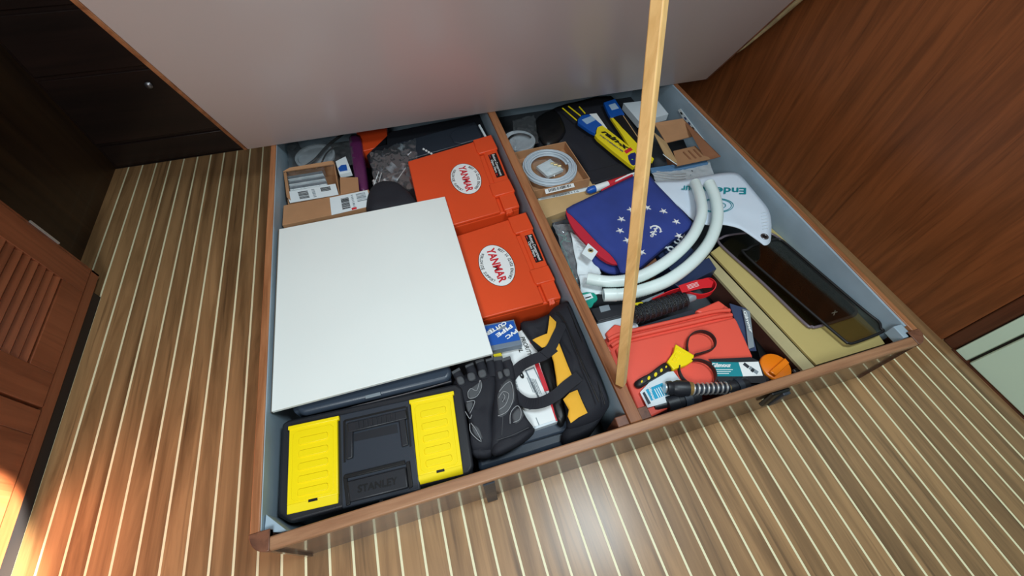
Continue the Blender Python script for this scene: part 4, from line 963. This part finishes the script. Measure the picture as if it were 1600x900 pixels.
# strap wrench
sw = thing('strap_wrench', 'black and yellow rubber strap wrench with two loops on the salmon case', 'wrench', G(1060, 570, .142))
wz = .158
obj('head', prism(pts([(1055.8, 537.5), (1085, 555), (1082.5, 564), (1073, 570), (1053, 577), (1042.5, 565), (1053, 550)], wz+.004), .016), yellow, sw, bev=.002)
obj('head_rib', join(prism(pts([(1056, 552), (1062, 556), (1059, 560), (1053, 556)], wz+.0065), .003), prism(pts([(1053, 558), (1058, 562), (1056, 566), (1050, 562)], wz+.0065), .003), prism(pts([(1057, 543), (1071, 551), (1069, 554), (1056, 547)], wz+.0055), .003)), yellow, sw, bev=.0006)
hp = pillow(pts([(1041, 566), (1051, 576), (1040, 583), (1026, 591), (1012, 599), (1000, 606), (993, 603), (992, 597), (1000, 591), (1014, 584), (1028, 573)], wz-.006), .010, .006, rings=6, flat=.5, smooth=3)
hdl = obj('handle', hp, rubber, sw, smooth=True)
for (u, v, r) in ((1041, 573, .0034), (1033.5, 578.5, .0052), (1024.5, 585, .006), (1014, 590.5, .0055), (1003, 596, .0034)):
    obj('grip_dot', disc(G(u, v, wz+.0048), r, .002, 16, r*.55, .75), yell2, hdl)
def loop(px, z, h=.013): return tube(pts(px, z), 0, flat=(.0028, h), sm=6)
obj('strap_loop', loop([(1074, 550), (1073, 540), (1076, 528), (1084, 520.5), (1097, 518), (1110, 523), (1117, 533), (1115, 544), (1103, 550), (1085, 555)], wz), rubber, sw, smooth='auto')
obj('strap_loop', loop([(1080, 563), (1093, 563), (1106, 568), (1116, 579), (1118, 592), (1112, 603), (1098, 607), (1080, 602), (1067, 592), (1061, 580), (1061, 572)], wz), rubber, sw, smooth='auto')
# blister card 1 with hose end
bc = thing('blister_card', 'blue and white carded hose part leaning at the left of the salmon case', 'package', G(1025, 610, .145))
cbz = .152
obj('card', prism(pts([(1000, 613), (1028, 583), (1052, 580), (1066, 598), (1056, 625), (1012, 637)], cbz), .0015), whitebox, bc)
q1 = [(1009, 609), (1035, 598), (1044, 616), (1018, 626)]
obj('blue_print', prism(pts(q1, cbz+.001), .001), cyan, bc)
T('Gilmour', (1011.5, 604), (1021, 626), .007, cbz+.0016, white, bc, bold=.03)
for k in range(4): obj('print_line', prism(pts([(1022+k*3.2, 608-k*1.2), (1023+k*3.2, 607.6-k*1.2), (1030+k*3.2, 621-k*1.2), (1029+k*3.2, 621.4-k*1.2)], cbz+.0014), .0004), white, bc)
obj('part_picture', prism(pts([(1004, 614), (1007, 612), (1017, 630), (1013, 632)], cbz+.0012), .0008), black2, bc)
hn = thing('hose_connector', 'black and brass spring hose connector lying across the salmon case', 'hose fitting', G(1090, 608, .15))
A, B = G(1040, 606, .166), G(1075, 607, .166)
obj('knob', lathe(A, B, [(0, .008), (.05, .016), (.25, .017), (.3, .015), (.5, .019), (1, .018), (1, .01)], 12), black, hn, smooth='auto')
A2, B2 = G(1071, 606, .166), G(1082, 608, .164)
for k in range(4):
    c0 = A2+(B2-A2)*(k/4); c1 = A2+(B2-A2)*((k+.6)/4); obj('brass_thread', lathe(c0, c1, [(0, .014), (.5, .0165), (1, .014)], 20), brass, hn, smooth='auto')
A3, B3 = G(1080, 608, .162), G(1138, 606, .158)
obj('sleeve', lathe(A3, B3, [(0, .012), (1, .010)], 18), black2, hn, smooth='auto')
obj('spring', tube(helix(A3, B3, .0132, 8, 1, 18), .0024, 6, 1), chrome, hn, smooth='auto')
obj('nozzle', lathe(B3, G(1146, 606, .157), [(0, .010), (.2, .009), (1, .004)], 16), brass, hn, smooth='auto')
c = A; obj('mouth_ring', lathe(A-(B-A)*.06, A, [(0, .012), (1, .012)], 18), chrome, hn, smooth='auto')
# black twist fittings near the rim
def twist(p0, p1, z, r, label):
    A, B = G(*p0, z), G(*p1, z); o = thing('tap_connector', label, 'hose fitting', (A+B)/2-Vector((0, 0, r)), 'black tap connectors')
    obj('barrel', lathe(A, B, [(0, r*.35), (.05, r*.45), (.25, r*.5), (.27, r*.9), (.5, r), (.52, r*.85), (.9, r*.95), (1, r*.7)], 18), black, o, smooth='auto')
    M = A+(B-A)*.62; obj('collar', lathe(M, M+(B-A)*.16, [(0, r*1.06), (1, r*1.06)], 18), black2, o, smooth='auto'); return o
twist((1022, 636), (1092, 618), .142, .019, 'black ribbed tap connector under the brass hose connector')
twist((1118, 612), (1168, 598), .150, .017, 'black tap connector below the teal printed card')
twist((1156, 598), (1198, 593), .140, .013, 'small black connector left of the orange cap')
# teal printed card
gp = thing('printed_card', 'teal and white header card on a black backing beside the orange cap', 'package', G(1150, 578, .148))
gz = .156
obj('backing', prism(pts([(1107, 561), (1173, 558), (1186, 564), (1196, 590), (1198, 599), (1122, 596), (1112, 566)], gz), .002), black, gp)
qt = [(1112, 565.5), (1154, 566), (1161, 588), (1119.5, 588)]
obj('teal_field', prism(pts(qt, gz+.001), .001), teal, gp)
obj('white_field', prism(pts([(1154, 566), (1185, 565), (1192, 587), (1161, 588)], gz+.001), .001), white, gp)
T('Gilmour', (1113, 573.5), (1143, 573.5), .010, gz+.0016, white, gp, bold=.04)
for k in range(3): obj('print_line', prism(pts([(1117+k, 577+k*3), (1145-k*3, 577+k*3), (1145-k*3, 578+k*3), (1117+k, 578+k*3)], gz+.0014), .0004), white, gp)
for (a, b, r, m) in (((1162, 568), (1170, 574), .0045, black2), ((1171, 574), (1184, 583), .0050, greyp), ((1174, 577), (1178, 580), .0054, black2)):
    obj('part_picture', tube(pts([a, b], gz+.0012), 0, flat=(r*2, .0008), sm=1), m, gp)
# standing pack
gs_ = thing('standing_package', 'navy and grey hose package standing between salmon case and tan boards', 'package', G(1160, 510, .08))
sheet('card', [(1140, 474), (1166, 482), (1182, 548), (1172, 548), (1150, 505)], [.14, .14, .12, .12, .13], navybox, gs_, .004)
sheet('blister', [(1160, 482), (1172, 486), (1179, 542), (1170, 545), (1166, 510)], [.146, .146, .128, .128, .138], greyp, gs_, .004, bev=.001)
lettering('Gilmour', G(1161, 486, .148), G(1172, 520, .138), .008, white, gs_, bold=.03)
# orange cap
oc = thing('screw_plug', 'bright orange round plastic plug with a bar handle at the near rim', 'plug', G(1213, 577, .12))
c = G(1213, 573, .148); obj('disc', lathe(c-Vector((0, 0, .022)), c, [(0, .032), (.75, .038), (.95, .036), (1, .034)], 40), knobor, oc, smooth='auto')
obj('bar', prism(pts([(1203, 580), (1227, 559), (1234, 567), (1213, 587)], .158), .014), knobor, oc, bev=.002)
# dark clutter under the near right corner: black box added as deep dark fill
cart('dark_fill_box', [(1176, 520), (1215, 505), (1250, 575), (1200, 600)], .07, .06, jet, 'black box added as dark fill deep between the orange cap and the tan boards')
obj('chrome_stud', lathe(G(1240, 580, .12), G(1248, 577, .12), [(0, .004), (.5, .005), (1, .003)], 12), chrome, None, smooth='auto', label='tiny chrome stud at the rim just right of the orange cap', cat='fitting')
# tan boards on a brown block
bs = (.156, -.095)
slab('narrow_board', [(1100, 406.7), (1109, 397), (1275, 572), (1256.5, 577.5)], bs, .010, tan2, None, .001, dz=-.004, label='narrow pale tan board strip beside the wide tan board', cat='board')
slab('wide_board', [(1111, 394), (1150, 366), (1205, 356), (1220, 369), (1370, 518), (1383, 537), (1276, 570)], bs, .008, tan, None, .001, label='wide tan board carrying the two smoked screens', cat='board')
slab('support_block', [(1108, 412), (1118, 398), (1278, 568), (1262, 574)], bs, .085, brownblock, None, .002, dz=-.016, label='dark brown block holding up the tan boards', cat='block')
# smoked screens
def screen(px, z, label, pm_, fm, r, dz):
    P = [G(u, v, z, dz) for u, v in px]; Q = smoothpoly(P, 3)
    o = thing('smoked_screen', label, 'screen', cen(P)-Vector((0, 0, .003)), 'smoked port screens')
    obj('pane', prism(Q, .003), pm_, o); obj('gasket', tube(P, r, 8, 4, closed=True), fm, o, smooth=True); return o
screen([(1124, 384), (1126, 374), (1140, 369), (1170, 366), (1196, 366), (1215, 374), (1262, 416), (1310, 460), (1334, 484), (1334, 492), (1325, 497), (1276, 512), (1266, 512), (1254, 506), (1190, 444)], bs, 'smoked screen with a steel-grey rim, the lower of the two', smoke2, plain('grey_gasket', rgb(112, 100, 108), .3), .0040, .006)
screen([(1160, 404), (1163, 396), (1175, 389), (1205, 380), (1215, 381), (1225, 388), (1286, 441), (1345, 492), (1365, 508), (1368, 518), (1370, 524), (1330, 540), (1318, 541), (1308, 534), (1240, 475)], bs, 'smoked screen with a black rubber rim, the upper of the two', smoke, rubber, .0036, .018)
sc2 = obj('wing_nut', join(tube([G(1294, 494, bs, .016), G(1302, 492, bs, .016)], .0012, 6, 1), tube([G(1297, 497, bs, .016), G(1299, 490, bs, .016)], .0010, 6, 1)), chrome, None, label='tiny bright clip on the black smoked screen', cat='clip')
cart('black_framed_item', [(1120, 352), (1150, 352), (1185, 372), (1140, 380), (1118, 372)], .09, .05, jet, 'black framed item below the canvas cover and above the screens', 'case')  # black framed item, simplified to a plain jet slab
